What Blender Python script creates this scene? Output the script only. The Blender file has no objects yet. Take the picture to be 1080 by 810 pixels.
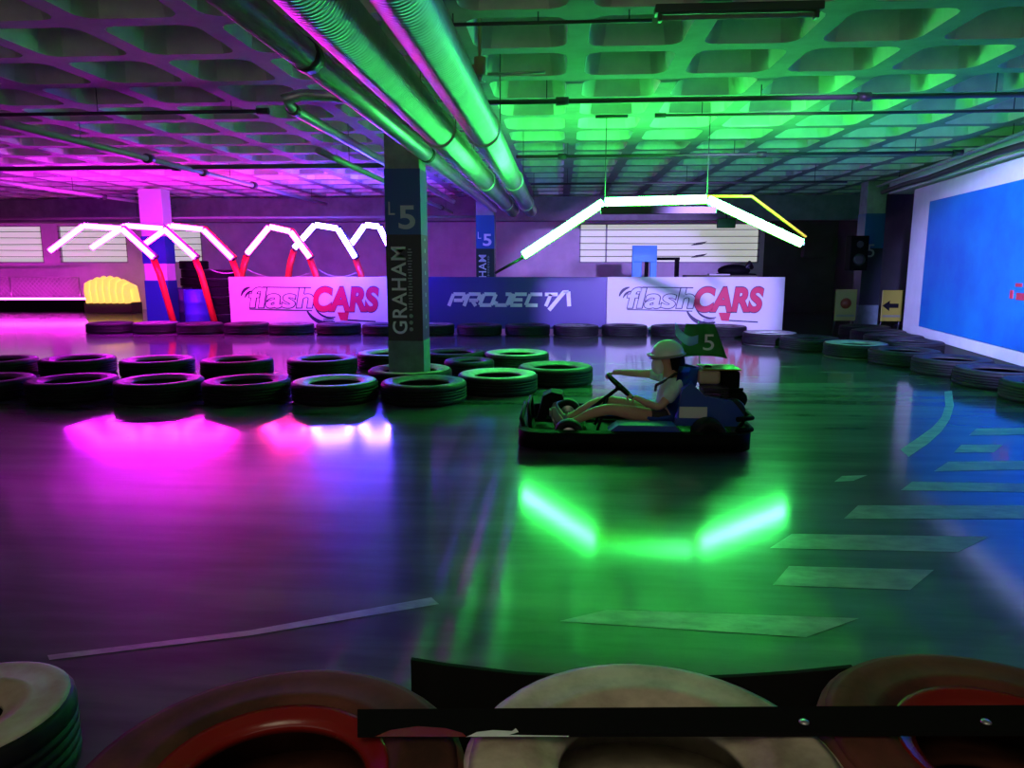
import bpy, bmesh, math, random
from mathutils import Vector, Matrix
random.seed(7)
PI = math.pi
S = bpy.context.scene
C = S.collection

# ------------------------------------------------------------------ camera, world, exposure
F = 770.0
PITCH = math.atan(127 / F)
YAW = math.radians(3.81)
HC = 1.6
cam_d = bpy.data.cameras.new('camera')
cam_d.sensor_width = 36
cam_d.lens = 36 * F / 1080
cam_d.clip_start = 0.02
cam = bpy.data.objects.new('camera', cam_d)
cam.location = (0, 0, HC)
cam.rotation_euler = (PI / 2 - PITCH, 0, YAW)
C.objects.link(cam)
S.camera = cam
S.view_settings.view_transform = 'Standard'
S.view_settings.look = 'None'
S.view_settings.gamma = 1
S.view_settings.use_curve_mapping = False
S.view_settings.exposure = 0.0
S.cycles.use_denoising = True
S.cycles.max_bounces = 6
S.cycles.sample_clamp_indirect = 6
w = bpy.data.worlds.new('world')
S.world = w
w.use_nodes = True
w.node_tree.nodes['Background'].inputs[0].default_value = (0.5, 0.55, 0.6, 1)
w.node_tree.nodes['Background'].inputs[1].default_value = 0.02

def lamp(name, kind, loc, target, color, power, **kw):
    d = bpy.data.lights.new(name, kind)
    d.color = color
    d.energy = power
    for k, v in kw.items():
        setattr(d, k, v)
    o = bpy.data.objects.new(name, d)
    o.location = loc
    o.rotation_euler = (Vector(target) - Vector(loc)).to_track_quat('-Z', 'Y').to_euler()
    C.objects.link(o)
    return o
# ceiling lamp over the spectators' side, blue-violet floodlights washing the mural wall
lamp('spectator_lamp', 'AREA', (-0.4, -0.6, 3.2), (0, 1.6, 0.5), (1.0, 0.88, 0.62), 26, size=1.6)
lamp('daylight_behind', 'AREA', (-1.5, -3.5, 1.9), (-1.5, 2, 4.6), (1.0, 0.97, 0.82), 40, shape='RECTANGLE', size=12, size_y=1.8)
lamp('mural_flood', 'SPOT', (2.0, 3.0, 3.2), (7.0, 11.0, 1.3), (0.33, 0.3, 1.0), 13000, spot_size=math.radians(25), spot_blend=0.3, shadow_soft_size=0.15)
lamp('mural_flood', 'SPOT', (1.5, 2.0, 3.2), (7.2, 12.9, 1.5), (0.33, 0.3, 1.0), 12000, spot_size=math.radians(16), spot_blend=0.3, shadow_soft_size=0.15)

lamp('banner_fill', 'SPOT', (3.2, 2.5, 3.2), (2.3, 17.2, 0.75), (0.4, 0.25, 1.0), 15000, spot_size=math.radians(23), spot_blend=0.35, shadow_soft_size=0.15)  # added violet fill for the banners, no known fixture

# ------------------------------------------------------------------ picture-to-place helpers
_R = Vector((math.cos(YAW), math.sin(YAW), 0))
_H = Vector((-math.sin(YAW), math.cos(YAW), 0))
_FW = _H * math.cos(PITCH) - Vector((0, 0, math.sin(PITCH)))
_UP = _H * math.sin(PITCH) + Vector((0, 0, math.cos(PITCH)))
def ray(px, py):
    return _FW + _R * ((px - 540) / F) - _UP * ((py - 405) / F)
def onz(px, py, z=0.0):
    d = ray(px, py)
    return Vector((0, 0, HC)) + d * ((z - HC) / d.z)
def ony(px, py, Y):
    d = ray(px, py)
    return Vector((0, 0, HC)) + d * (Y / d.y)

# ------------------------------------------------------------------ materials
def mat(name, col, rough=0.6, metal=0.0, noise=0.0, scale=4.0, bump=0.0, bscale=40.0, emit=None, strength=0.0, col2=None, spec=None, stretch=None):
    m = bpy.data.materials.new(name)
    m.use_nodes = True
    nt = m.node_tree
    b = nt.nodes['Principled BSDF']
    b.inputs['Base Color'].default_value = (*col, 1)
    b.inputs['Roughness'].default_value = rough
    b.inputs['Metallic'].default_value = metal
    if spec is not None:
        b.inputs['Specular IOR Level'].default_value = spec
    if emit:
        b.inputs['Emission Color'].default_value = (*emit, 1)
        b.inputs['Emission Strength'].default_value = strength
    if noise or col2 or bump:
        tc = nt.nodes.new('ShaderNodeTexCoord')
        vec = tc.outputs['Object']
        if stretch:
            mp = nt.nodes.new('ShaderNodeMapping')
            mp.inputs['Scale'].default_value = stretch
            nt.links.new(vec, mp.inputs[0])
            vec = mp.outputs[0]
    if noise or col2:
        n = nt.nodes.new('ShaderNodeTexNoise')
        n.inputs['Scale'].default_value = scale
        n.inputs['Detail'].default_value = 6
        n.inputs['Roughness'].default_value = 0.6
        nt.links.new(vec, n.inputs['Vector'])
        r = nt.nodes.new('ShaderNodeValToRGB')
        r.color_ramp.elements[0].position = 0.34
        r.color_ramp.elements[1].position = 0.66
        lo = col2 if col2 else tuple(c * (1 - noise) for c in col)
        hi = col if col2 else tuple(min(1, c * (1 + noise)) for c in col)
        r.color_ramp.elements[0].color = (*lo, 1)
        r.color_ramp.elements[1].color = (*hi, 1)
        nt.links.new(n.outputs['Fac'], r.inputs[0])
        nt.links.new(r.outputs[0], b.inputs['Base Color'])
    if bump:
        n2 = nt.nodes.new('ShaderNodeTexNoise')
        n2.inputs['Scale'].default_value = bscale
        n2.inputs['Detail'].default_value = 4
        nt.links.new(vec, n2.inputs['Vector'])
        bp = nt.nodes.new('ShaderNodeBump')
        bp.inputs['Strength'].default_value = bump
        bp.inputs['Distance'].default_value = 0.01
        nt.links.new(n2.outputs['Fac'], bp.inputs['Height'])
        nt.links.new(bp.outputs[0], b.inputs['Normal'])
    return m

M = {}
M['floor'] = mat('painted concrete floor', (0.07, 0.077, 0.076), 0.35, noise=0.6, scale=1.3, stretch=(0.35, 2.2, 1), bump=0.08, bscale=4)
_fb = M['floor'].node_tree.nodes['Principled BSDF']
_fb.inputs['Coat Weight'].default_value = 0.9
_fb.inputs['Coat Roughness'].default_value = 0.105
_fb.inputs['Specular IOR Level'].default_value = 0.05
M['marking'] = mat('worn floor paint', (0.4, 0.42, 0.4), 0.35, col2=(0.16, 0.17, 0.17), scale=5, stretch=(1, 2, 1))
M['ceiling'] = mat('waffle concrete', (0.23, 0.24, 0.23), 0.8, noise=0.15, scale=3)
M['coffer'] = mat('pale coffer concrete', (0.66, 0.64, 0.58), 0.8, noise=0.12, scale=3)
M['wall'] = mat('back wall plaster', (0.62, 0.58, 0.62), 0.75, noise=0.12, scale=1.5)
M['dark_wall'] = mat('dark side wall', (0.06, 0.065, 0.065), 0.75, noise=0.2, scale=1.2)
M['beam'] = mat('dark beam concrete', (0.2, 0.2, 0.2), 0.8, noise=0.2, scale=3)  # plain dark grey with random mottling
M['concrete'] = mat('pillar concrete', (0.36, 0.35, 0.32), 0.8, noise=0.15, scale=6)
M['white_wall'] = mat('white wall', (0.72, 0.72, 0.74), 0.6, noise=0.05, scale=3)
M['mural'] = mat('blue mural paint', (0.0, 0.21, 0.56), 0.5, col2=(0.0, 0.11, 0.48), scale=0.9)
M['mural_red'] = mat('mural red', (0.5, 0.03, 0.06), 0.5)
M['rubber'] = mat('black rubber', (0.011, 0.011, 0.012), 0.6, spec=0.2, noise=0.3, scale=9, bump=0.1)
M['rubber_side'] = mat('scuffed rubber sidewall', (0.03, 0.029, 0.03), 0.5, noise=0.4, scale=7)
M['rubber_grey'] = mat('greyed sidewall', (0.2, 0.2, 0.2), 0.5, col2=(0.06, 0.06, 0.06), scale=5)
M['rubber_white'] = mat('white painted sidewall', (0.6, 0.6, 0.56), 0.5, col2=(0.33, 0.32, 0.3), scale=5)
M['cream'] = mat('cream painted tyre', (0.62, 0.56, 0.42), 0.75, spec=0.25, col2=(0.24, 0.2, 0.15), scale=6)
M['cream_red'] = mat('cream paint worn to red', (0.6, 0.55, 0.42), 0.75, spec=0.25, col2=(0.36, 0.2, 0.15), scale=3.5)
M['brick_red'] = mat('faded red paint', (0.15, 0.05, 0.035), 0.8, spec=0.06, col2=(0.05, 0.024, 0.018), scale=5)
M['gloss_red'] = mat('glossy red paint', (0.2, 0.01, 0.007), 0.22)
M['red_post'] = mat('red paint', (0.7, 0.03, 0.02), 0.45)
M['belt'] = mat('black belt', (0.004, 0.004, 0.004), 0.8, spec=0.1)
M['strap'] = mat('black strap', (0.008, 0.008, 0.008), 1.0, spec=0.0)
M['galv'] = mat('galvanised duct', (0.68, 0.68, 0.66), 0.4, metal=0.85, noise=0.1, scale=5)
M['pipe_grey'] = mat('painted pipe', (0.42, 0.42, 0.4), 0.4, metal=0.2)
M['pipe_dark'] = mat('dark pipe', (0.04, 0.04, 0.04), 0.45)
M['brass'] = mat('tan valve paint', (0.3, 0.22, 0.12), 0.5)
M['blue_wrap'] = mat('blue pillar wrap', (0.015, 0.09, 0.3), 0.4)
M['black_wrap'] = mat('black pillar wrap', (0.012, 0.016, 0.022), 0.4)
M['pillar_base'] = mat('grey green base paint', (0.12, 0.17, 0.18), 0.6, noise=0.2, scale=6)
M['pillar_pink'] = mat('white pillar paint', (0.75, 0.72, 0.75), 0.6)
M['ink_white'] = mat('white lettering', (0.8, 0.8, 0.8), 0.45)
M['ink_grey'] = mat('grey lettering', (0.3, 0.34, 0.34), 0.45)
M['ink_navy'] = mat('navy ink', (0.012, 0.012, 0.06), 0.5)
M['ink_red'] = mat('red ink', (0.62, 0.012, 0.07), 0.5)
M['ink_pale'] = mat('pale grey ink', (0.6, 0.62, 0.66), 0.5)
M['banner_white'] = mat('white banner vinyl', (0.66, 0.64, 0.7), 0.45)
M['banner_navy'] = mat('navy banner vinyl', (0.04, 0.025, 0.22), 0.4)
M['window'] = mat('daylit blind', (0.7, 0.7, 0.68), 0.7, emit=(0.92, 0.97, 0.9), strength=0.42)
M['frame_grey'] = mat('window frame', (0.35, 0.37, 0.36), 0.5)
M['wire'] = mat('wire', (0.03, 0.03, 0.03), 0.5)
M['wire_pale'] = mat('pale cable', (0.6, 0.6, 0.6), 0.5)
M['green_led'] = mat('green tube', (0.8, 0.8, 0.8), 0.4, emit=(0.045, 1.0, 0.12), strength=125)
M['magenta_led'] = mat('magenta tube', (0.8, 0.8, 0.8), 0.4, emit=(0.78, 0.008, 1.0), strength=125)
M['pink_led'] = mat('pink tube', (0.8, 0.8, 0.8), 0.4, emit=(1.0, 0.008, 0.7), strength=120)
M['red_led'] = mat('red tube', (0.8, 0.8, 0.8), 0.4, emit=(1.0, 0.02, 0.3), strength=90)
M['blue_led'] = mat('blue tube', (0.8, 0.8, 0.8), 0.4, emit=(0.08, 0.045, 1.0), strength=270)
M['kerb_led'] = mat('kerb light strip', (0.8, 0.8, 0.8), 0.4, emit=(1.0, 0.025, 0.85), strength=45)
M['yellow_frame'] = mat('yellow frame paint', (0.65, 0.45, 0.02), 0.4)
M['dark_metal'] = mat('dark steel', (0.03, 0.03, 0.035), 0.4, metal=0.4)
M['steel'] = mat('steel', (0.5, 0.5, 0.5), 0.3, metal=0.8)
M['kart_black'] = mat('kart black plastic', (0.0035, 0.0035, 0.004), 0.7, spec=0.1)
M['kart_blue'] = mat('kart blue plastic', (0.012, 0.06, 0.38), 0.35)
M['kart_tan'] = mat('tan fuel tank', (0.55, 0.43, 0.3), 0.5)
M['flag_green'] = mat('green flag cloth', (0.02, 0.2, 0.035), 0.7)
M['flag_blue'] = mat('pale blue flag cloth', (0.25, 0.5, 0.85), 0.7)
M['skin'] = mat('skin', (0.62, 0.36, 0.25), 0.5)
M['shirt'] = mat('pale grey shirt', (0.62, 0.66, 0.7), 0.8, noise=0.1, scale=14)
M['shorts'] = mat('dark shorts', (0.04, 0.035, 0.035), 0.8)
M['shoe'] = mat('grey shoe', (0.25, 0.26, 0.26), 0.6)
M['helmet'] = mat('white helmet', (0.75, 0.75, 0.72), 0.25)
M['helmet_trim'] = mat('grey helmet trim', (0.3, 0.28, 0.26), 0.35)
M['mask'] = mat('white mask cloth', (0.85, 0.83, 0.8), 0.8)
M['hair'] = mat('dark hair', (0.02, 0.016, 0.014), 0.6)
M['drum_blue'] = mat('blue drum plastic', (0.04, 0.09, 0.5), 0.4)
M['orange'] = mat('orange plastic with painted glow', (0.8, 0.4, 0.1), 0.45, emit=(1.0, 0.55, 0.12), strength=1.3)  # light of a nearby lamp put into the plastic as emission
M['yellow_sign'] = mat('yellow sign board', (0.2, 0.18, 0.012), 0.5)
M['sign_red'] = mat('sign red', (0.2, 0.03, 0.01), 0.5)
M['sky_blue'] = mat('bright blue panel', (0.03, 0.33, 0.75), 0.5)
M['navy'] = mat('navy box', (0.02, 0.03, 0.12), 0.5)
M['paper'] = mat('paper', (0.7, 0.7, 0.68), 0.7)
M['olive'] = mat('olive cabinet', (0.12, 0.13, 0.06), 0.6)

# ------------------------------------------------------------------ mesh helpers
class MB:
    def __init__(self):
        self.bm = bmesh.new()
        self.mi = 0
        self.T = Matrix.Identity(4)
    def _v(self, p):
        return self.bm.verts.new(self.T @ Vector(p))
    def _f(self, vs, smooth=False):
        try:
            f = self.bm.faces.new(vs)
            f.material_index = self.mi
            f.smooth = smooth
            return f
        except ValueError:
            return None
    def box(self, c, s, bevel=0.0):
        x, y, z = (k / 2 for k in s)
        P = [(-x, -y, -z), (x, -y, -z), (x, y, -z), (-x, y, -z), (-x, -y, z), (x, -y, z), (x, y, z), (-x, y, z)]
        v = [self._v(Vector(c) + Vector(p)) for p in P]
        fs = [self._f([v[i] for i in q]) for q in ((0, 3, 2, 1), (4, 5, 6, 7), (0, 1, 5, 4), (1, 2, 6, 5), (2, 3, 7, 6), (3, 0, 4, 7))]
        if bevel:
            es = list({e for f in fs for e in f.edges})
            bmesh.ops.bevel(self.bm, geom=es, offset=bevel, segments=2, affect='EDGES', profile=0.5)
        return self
    def tube(self, pts, r, seg=10, closed=False, cap=True):
        pts = [Vector(p) for p in pts]
        n = len(pts)
        rr = r if isinstance(r, (list, tuple)) else [r] * n
        rings = []
        prev = None
        for i, p in enumerate(pts):
            if closed:
                t = pts[(i + 1) % n] - pts[i - 1]
            elif i == 0:
                t = pts[1] - pts[0]
            elif i == n - 1:
                t = pts[-1] - pts[-2]
            else:
                t = (pts[i + 1] - p).normalized() + (p - pts[i - 1]).normalized()
            t.normalize()
            if prev is None:
                a = Vector((0, 0, 1)) if abs(t.z) < 0.9 else Vector((1, 0, 0))
                u = t.cross(a).normalized()
            else:
                u = (prev - t * prev.dot(t)).normalized()
            prev = u
            vv = t.cross(u)
            rings.append([self._v(p + (u * math.cos(2 * PI * k / seg) + vv * math.sin(2 * PI * k / seg)) * rr[i]) for k in range(seg)])
        for i in range(n if closed else n - 1):
            a, b = rings[i], rings[(i + 1) % n]
            for k in range(seg):
                self._f([a[k], a[(k + 1) % seg], b[(k + 1) % seg], b[k]], True)
        if cap and not closed:
            self._f(rings[0][::-1])
            self._f(rings[-1])
        return self
    def lathe(self, prof, seg=40, closed=False, axis='Z', c=(0, 0, 0)):
        rings = []
        for (r, z) in prof:
            ring = []
            for k in range(seg):
                a = 2 * PI * k / seg
                x, y = r * math.cos(a), r * math.sin(a)
                p = (x, y, z) if axis == 'Z' else ((x, z, y) if axis == 'Y' else (z, x, y))
                ring.append(self._v(Vector(c) + Vector(p)))
            rings.append(ring)
        m = len(rings)
        for i in range(m if closed else m - 1):
            a, b = rings[i], rings[(i + 1) % m]
            for k in range(seg):
                self._f([a[k], a[(k + 1) % seg], b[(k + 1) % seg], b[k]], True)
        if not closed:
            if prof[0][0] > 1e-4:
                self._f(rings[0][::-1])
            if prof[-1][0] > 1e-4:
                self._f(rings[-1])
        return self
    def ell(self, c, r, seg=20, rng=12, z0=-1.0, z1=1.0):
        prof = []
        for i in range(rng + 1):
            t = math.asin(max(-1, min(1, z0))) + (math.asin(z1) - math.asin(z0)) * i / rng
            prof.append((max(math.cos(t), 1e-3), math.sin(t)))
        keep = self.T
        self.T = keep @ Matrix.Translation(c) @ Matrix.Diagonal((*r, 1))
        self.lathe(prof, seg)
        self.T = keep
        return self
    def prism(self, pts, y0, y1, plane='xz'):
        f = (lambda a, b, d: (a, d, b)) if plane == 'xz' else (lambda a, b, d: (a, b, d))
        A = [self._v(f(a, b, y0)) for a, b in pts]
        B = [self._v(f(a, b, y1)) for a, b in pts]
        n = len(pts)
        self._f(A)
        self._f(B[::-1])
        for i in range(n):
            self._f([A[i], B[i], B[(i + 1) % n], A[(i + 1) % n]])
        return self
    def bar(self, p, q, t, y0, y1):
        p, q = Vector(p), Vector(q)
        d = (q - p).normalized()
        n = Vector((-d.y, d.x)) * t / 2
        return self.prism([(p + n)[:], (q + n)[:], (q - n)[:], (p - n)[:]], y0, y1)
    def arc(self, c, r, a0, a1, t, y0, y1, n=14, sx=1.0):
        o, i_ = [], []
        for k in range(n + 1):
            a = a0 + (a1 - a0) * k / n
            tt = t * (0.25 + 0.75 * math.sin(PI * min(1, max(0, (k + 1) / (n + 2)))))
            o.append((c[0] + sx * (r + tt / 2) * math.cos(a), c[1] + (r + tt / 2) * math.sin(a)))
            i_.append((c[0] + sx * (r - tt / 2) * math.cos(a), c[1] + (r - tt / 2) * math.sin(a)))
        for k in range(n):
            self.prism([o[k], o[k + 1], i_[k + 1], i_[k]], y0, y1)
        return self
    def build(self, name, m, parent=None, loc=None):
        bm = self.bm
        bmesh.ops.recalc_face_normals(bm, faces=bm.faces[:])
        me = bpy.data.meshes.new(name)
        bm.to_mesh(me)
        bm.free()
        for k in (m if isinstance(m, (list, tuple)) else [m]):
            me.materials.append(M[k])
        o = bpy.data.objects.new(name, me)
        C.objects.link(o)
        if parent:
            o.parent = parent
        if loc is not None:
            o.location = loc
        return o

def tag(o, label, cat, group=None, kind=None):
    o['label'] = label
    o['category'] = cat
    if group:
        o['group'] = group
    if kind:
        o['kind'] = kind
    return o
def thing(name, label, cat, loc=(0, 0, 0), rz=0.0, group=None):
    o = bpy.data.objects.new(name, None)
    o.empty_display_size = 0.1
    C.objects.link(o)
    o.location = loc
    o.rotation_euler = (0, 0, rz)
    return tag(o, label, cat, group)
def struct(o, label=None, cat=None):
    o['kind'] = 'structure'
    if label:
        o['label'] = label
        o['category'] = cat
    return o
def copy_tree(o, parent=None):
    c = o.copy()
    C.objects.link(c)
    if parent:
        c.parent = parent
    for ch in list(o.children):
        copy_tree(ch, c)
    return c

def text_mesh(name, body, m, parent, width, height, centre, y, depth=0.004, offset=0.0, shear=0.0, upright=False, space=1.0):
    """Lettering standing in the parent's xz plane, facing -y; upright=True runs bottom to top."""
    cu = bpy.data.curves.new(name, 'FONT')
    cu.body = body
    cu.size = 1
    cu.offset = offset
    cu.shear = shear
    cu.space_character = space
    cu.extrude = 0.01
    cu.align_x = 'CENTER'
    t = bpy.data.objects.new(name, cu)
    C.objects.link(t)
    dg = bpy.context.evaluated_depsgraph_get()
    me = bpy.data.meshes.new_from_object(t.evaluated_get(dg))
    bpy.data.objects.remove(t)
    me.materials.clear()
    me.materials.append(M[m])
    xs = [v.co.x for v in me.vertices]
    ys = [v.co.y for v in me.vertices]
    cx, cy = (min(xs) + max(xs)) / 2, (min(ys) + max(ys)) / 2
    sx, sy = width / (max(xs) - min(xs)), height / (max(ys) - min(ys))
    for v in me.vertices:
        a, b, c = (v.co.x - cx) * sx, (v.co.y - cy) * sy, v.co.z / 0.01 * depth / 2
        if upright:
            a, b = -b, a
        v.co = (centre[0] + a, y - c - depth / 2, centre[1] + b)
    me.name = name
    o = bpy.data.objects.new(name, me)
    C.objects.link(o)
    o.parent = parent
    return o

# ------------------------------------------------------------------ setting: floor, ceiling, walls
X0, X1, Y0, Y1, ZC = -26.0, 9.0, -4.0, 25.0, 3.5
struct(MB().box(((X0 + X1) / 2, (Y0 + Y1) / 2, -0.1), (X1 - X0 + 1, Y1 - Y0 + 1, 0.2)).build('floor', 'floor'))

def make_ceiling():
    mb = MB()
    bm = mb.bm
    cs, hw, rc, dep = 1.0, 0.41, 0.14, 0.26
    nx, ny = int(X1 - X0), int(Y1 - Y0)
    base = []
    for q, (sx, sy) in enumerate(((1, 1), (-1, 1), (-1, -1), (1, -1))):
        for k in range(4):
            a = q * PI / 2 + k * PI / 6
            base.append((sx * (hw - rc) + rc * math.cos(a), sy * (hw - rc) + rc * math.sin(a)))
    n = len(base)
    for i in range(nx):
        for j in range(ny):
            cx, cy = X0 + 0.12 + i + 0.5, Y0 + j + 0.5
            low = [bm.verts.new((cx + x, cy + y, ZC)) for x, y in base]
            top = [bm.verts.new((cx + x * 0.87, cy + y * 0.87, ZC + dep)) for x, y in base]
            cor = [bm.verts.new((cx + sx * cs / 2, cy + sy * cs / 2, ZC)) for sx, sy in ((1, 1), (-1, 1), (-1, -1), (1, -1))]
            bm.faces.new(top).material_index = 1
            for k in range(n):
                f = bm.faces.new([low[k], low[(k + 1) % n], top[(k + 1) % n], top[k]])
                f.smooth = k % 4 != 3
                f.material_index = 1
            for q in range(4):
                vs = low[q * 4:q * 4 + 4]
                for k in range(3):
                    bm.faces.new([cor[q], vs[k + 1], vs[k]])
                bm.faces.new([cor[q], cor[(q + 1) % 4], low[(q * 4 + 4) % n], vs[3]])
    mb.box(((X0 + X1) / 2, (Y0 + Y1) / 2, ZC + 0.45), (X1 - X0 + 1, Y1 - Y0 + 1, 0.2))
    bm.normal_update()
    return mb
struct(make_ceiling().build('ceiling', ['ceiling', 'coffer']))

def wall_with_holes(x0, x1, z0, z1, holes, Y, th):
    """One wall slab in the xz plane with rectangular openings that share one sill and head height."""
    mb = MB()
    zb, zt = holes[0][2], holes[0][3]
    mb.box(((x0 + x1) / 2, Y + th / 2, (z0 + zb) / 2), (x1 - x0, th, zb - z0))
    mb.box(((x0 + x1) / 2, Y + th / 2, (zt + z1) / 2), (x1 - x0, th, z1 - zt))
    x = x0
    for a, b, *_ in holes:
        mb.box(((x + a) / 2, Y + th / 2, (zb + zt) / 2), (a - x, th, zt - zb))
        x = b
    mb.box(((x + x1) / 2, Y + th / 2, (zb + zt) / 2), (x1 - x, th, zt - zb))
    return mb
WZ0, WZ1 = 1.62, 2.92
wins = []
for a, b in ((-45, 45), (62, 134), (166, 213), (611, 801)):
    wins.append((ony(a, 260, Y1).x, ony(b, 260, Y1).x, WZ0, WZ1))
struct(wall_with_holes(X0, X1, 0, ZC, wins, Y1, 0.3).build('wall_back', 'wall'))
dxa = ony(806, 260, Y1).x
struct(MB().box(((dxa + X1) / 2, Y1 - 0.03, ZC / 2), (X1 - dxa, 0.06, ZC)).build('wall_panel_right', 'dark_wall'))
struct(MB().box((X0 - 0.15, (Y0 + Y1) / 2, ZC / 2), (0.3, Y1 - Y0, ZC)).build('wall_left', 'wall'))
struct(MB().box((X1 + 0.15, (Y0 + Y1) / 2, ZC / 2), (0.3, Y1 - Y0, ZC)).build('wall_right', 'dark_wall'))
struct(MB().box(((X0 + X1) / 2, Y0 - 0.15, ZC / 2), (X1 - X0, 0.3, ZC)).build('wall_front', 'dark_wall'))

for k, (a, b, z0, z1) in enumerate(wins):
    wd, ht, cx, cz = b - a, z1 - z0, (a + b) / 2, (z0 + z1) / 2
    root = thing('window_%d' % (k + 1), ['daylit barred window at far left of the back wall', 'daylit barred window between the far-left pillar and the leftmost window', 'narrow daylit window behind the pink light arches', 'wide daylit barred window above the white banner behind the green arch'][k], 'window', (cx, Y1, cz))
    root['kind'] = 'structure'
    MB().box((0, 0.18, 0), (wd, 0.02, ht)).build('pane', 'window', root)
    fr = MB()
    for z in (-ht / 2 + 0.02, ht / 2 - 0.02):
        fr.box((0, 0.05, z), (wd, 0.06, 0.04))
    for x in [-wd / 2 + 0.02, wd / 2 - 0.02] + ([-wd / 2 + 0.9] if wd > 4 else []):
        fr.box((x, 0.05, 0), (0.05, 0.06, ht))
    fr.build('window_frame', 'frame_grey', root)
    br = MB()
    for q in range(1, 6):
        z = -ht / 2 + ht * q / 6
        sag = random.uniform(-0.015, 0.02)
        br.tube([(-wd / 2, 0.0, z), (0, 0.0, z - sag), (wd / 2, 0.0, z)], 0.012, 6)
    br.build('bar', 'wire', root)

# floor markings: zebra bars, curved stroke and lane line
def marks():
    mb = MB()
    def quad(pts):
        vs = [mb._v(onz(x, y, 0.002)) for x, y in pts]
        mb._f(vs)
    quad([(835, 563), (1044, 566), (1010, 582), (812, 578)])
    quad([(832, 597), (985, 601), (960, 622), (815, 617)])
    quad([(905, 533), (1090, 533), (1090, 547), (890, 547)])
    quad([(962, 508), (1090, 510), (1090, 519), (950, 517)])
    quad([(1000, 487), (1090, 486), (1090, 495), (985, 497)])
    quad([(1014, 469), (1058, 469), (1048, 477), (1006, 477)])
    quad([(1030, 452), (1090, 451), (1090, 458), (1022, 459)])
    quad([(640, 643), (906, 652), (850, 672), (590, 655)])
    quad([(888, 502), (915, 501), (900, 507), (880, 508)])
    quad([(455, 630), (463, 637), (265, 670), (262, 665)])
    quad([(262, 665), (265, 670), (52, 696), (50, 691)])
    arc = [(1004, 412), (1006, 428), (1002, 442), (993, 455), (980, 467), (958, 482)]
    arc2 = [(996, 413), (997, 428), (993, 440), (983, 451), (969, 461), (950, 474)]
    for k in range(5):
        quad([arc[k], arc[k + 1], arc2[k + 1], arc2[k]])
    return mb
mk = marks().build('trim_1', 'marking')
struct(mk, 'worn white zebra bars and lines painted on the glossy floor', 'floor marking')

# downstand beams
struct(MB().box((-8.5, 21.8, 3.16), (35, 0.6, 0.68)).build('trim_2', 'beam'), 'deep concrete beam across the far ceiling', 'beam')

# mural wall on the right
pa, pb = ony(956, 300, 16.0), ony(1080, 300, 10.8)
pa.z = pb.z = 0
dirv = (pb - pa).normalized()
nrm = Vector((dirv.y, -dirv.x, 0))
if nrm.x > 0:
    nrm = -nrm
mw_len = 13.0
mw = bpy.data.objects.new('wall_mural', None)
C.objects.link(mw)
mw.location = pa
mw.rotation_euler = (0, 0, math.atan2(dirv.y, dirv.x))
tag(mw, 'white-framed bright blue mural wall along the right side of the track', 'wall', kind='structure')
# local x runs toward the camera, local -y faces the track when the wall runs toward -Y
sgn = 1 if (Matrix.Rotation(math.atan2(dirv.y, dirv.x), 3, 'Z') @ Vector((0, 1, 0))).dot(nrm) > 0 else -1
MB().box((mw_len / 2, -sgn * 0.15, 1.64), (mw_len, 0.3, 2.92)).build('wall_panel', 'white_wall', mw)
MB().box((1.05 + (mw_len - 1.05) / 2, sgn * 0.008, 1.58), (mw_len - 1.05, 0.016, 2.4)).build('mural', 'mural', mw)
rg = MB()
rg.box((4.95, sgn * 0.02, 1.16), (0.1, 0.008, 0.12))
rg.box((5.15, sgn * 0.02, 1.3), (0.2, 0.008, 0.05))
rg.box((5.25, sgn * 0.02, 1.14), (0.28, 0.008, 0.1))
rg.build('mural_emblem', 'mural_red', mw)
# plinth and lintel beam over the mural
MB().box((mw_len / 2, -sgn * 0.16, 0.09), (mw_len, 0.28, 0.18)).build('plinth', 'dark_wall', mw)
MB().box((mw_len / 2 - 0.75, -sgn * 0.15, 3.28), (mw_len + 1.5, 0.5, 0.28), 0.02).build('lintel', 'white_wall', mw)

# ------------------------------------------------------------------ pillars
def column_base(root, h=3.5, wd=0.44, wrap=True):
    MB().box((0, 0, h / 2), (wd, wd, h), 0.015).build('shaft', 'concrete', root)
    if wrap:
        MB().box((0, 0, 1.96 + 0.4), (wd + 0.012, wd + 0.012, 0.8)).build('blue_band', 'blue_wrap', root)
        bw = MB().box((0, 0, 0.62 + 0.67), (wd + 0.012, wd + 0.012, 1.34)).build('black_band', 'black_wrap', root)
        MB().box((0, 0, 0.31), (wd + 0.02, wd + 0.02, 0.62)).build('base_band', 'pillar_base', root)
        return bw
COLX, COLY = -1.98, 9.45
def wrapped_pillar(label, loc, ink, small):
    root = thing('pillar', label, 'pillar', loc, 0, 'numbered pillars')
    root['kind'] = 'thing'
    column_base(root)
    yf = -0.226
    text_mesh('numeral', '5', ink, root, 0.21, 0.29, (0.05, 2.17), yf, offset=0.02)
    text_mesh('letter', 'L', ink, root, 0.08, 0.16, (-0.14, 2.28), yf)
    text_mesh('brand_lettering', 'GRAHAM', small, root, 1.1, 0.19, (-0.07, 1.26), yf, upright=True, space=1.1, offset=0.012)
    d = MB()
    for k in range(22):
        d.box((0.075, yf - 0.002, 1.02 + k * 0.036), (0.035 + 0.012 * (k % 3), 0.003, 0.014))
    d.build('small_lettering', 'ink_grey', root)
    for k in range(3):
        MB().ell((0.075, yf - 0.001, 0.77 + k * 0.085), (0.026, 0.003, 0.026), 12, 6).build('round_mark', 'ink_grey', root)
    for k in range(9):
        MB().box((0.228, 0.0, 0.78 + k * 0.14), (0.003, 0.05, 0.03 + 0.02 * (k % 2))).build('side_mark', 'ink_grey', root)
    return root
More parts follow.
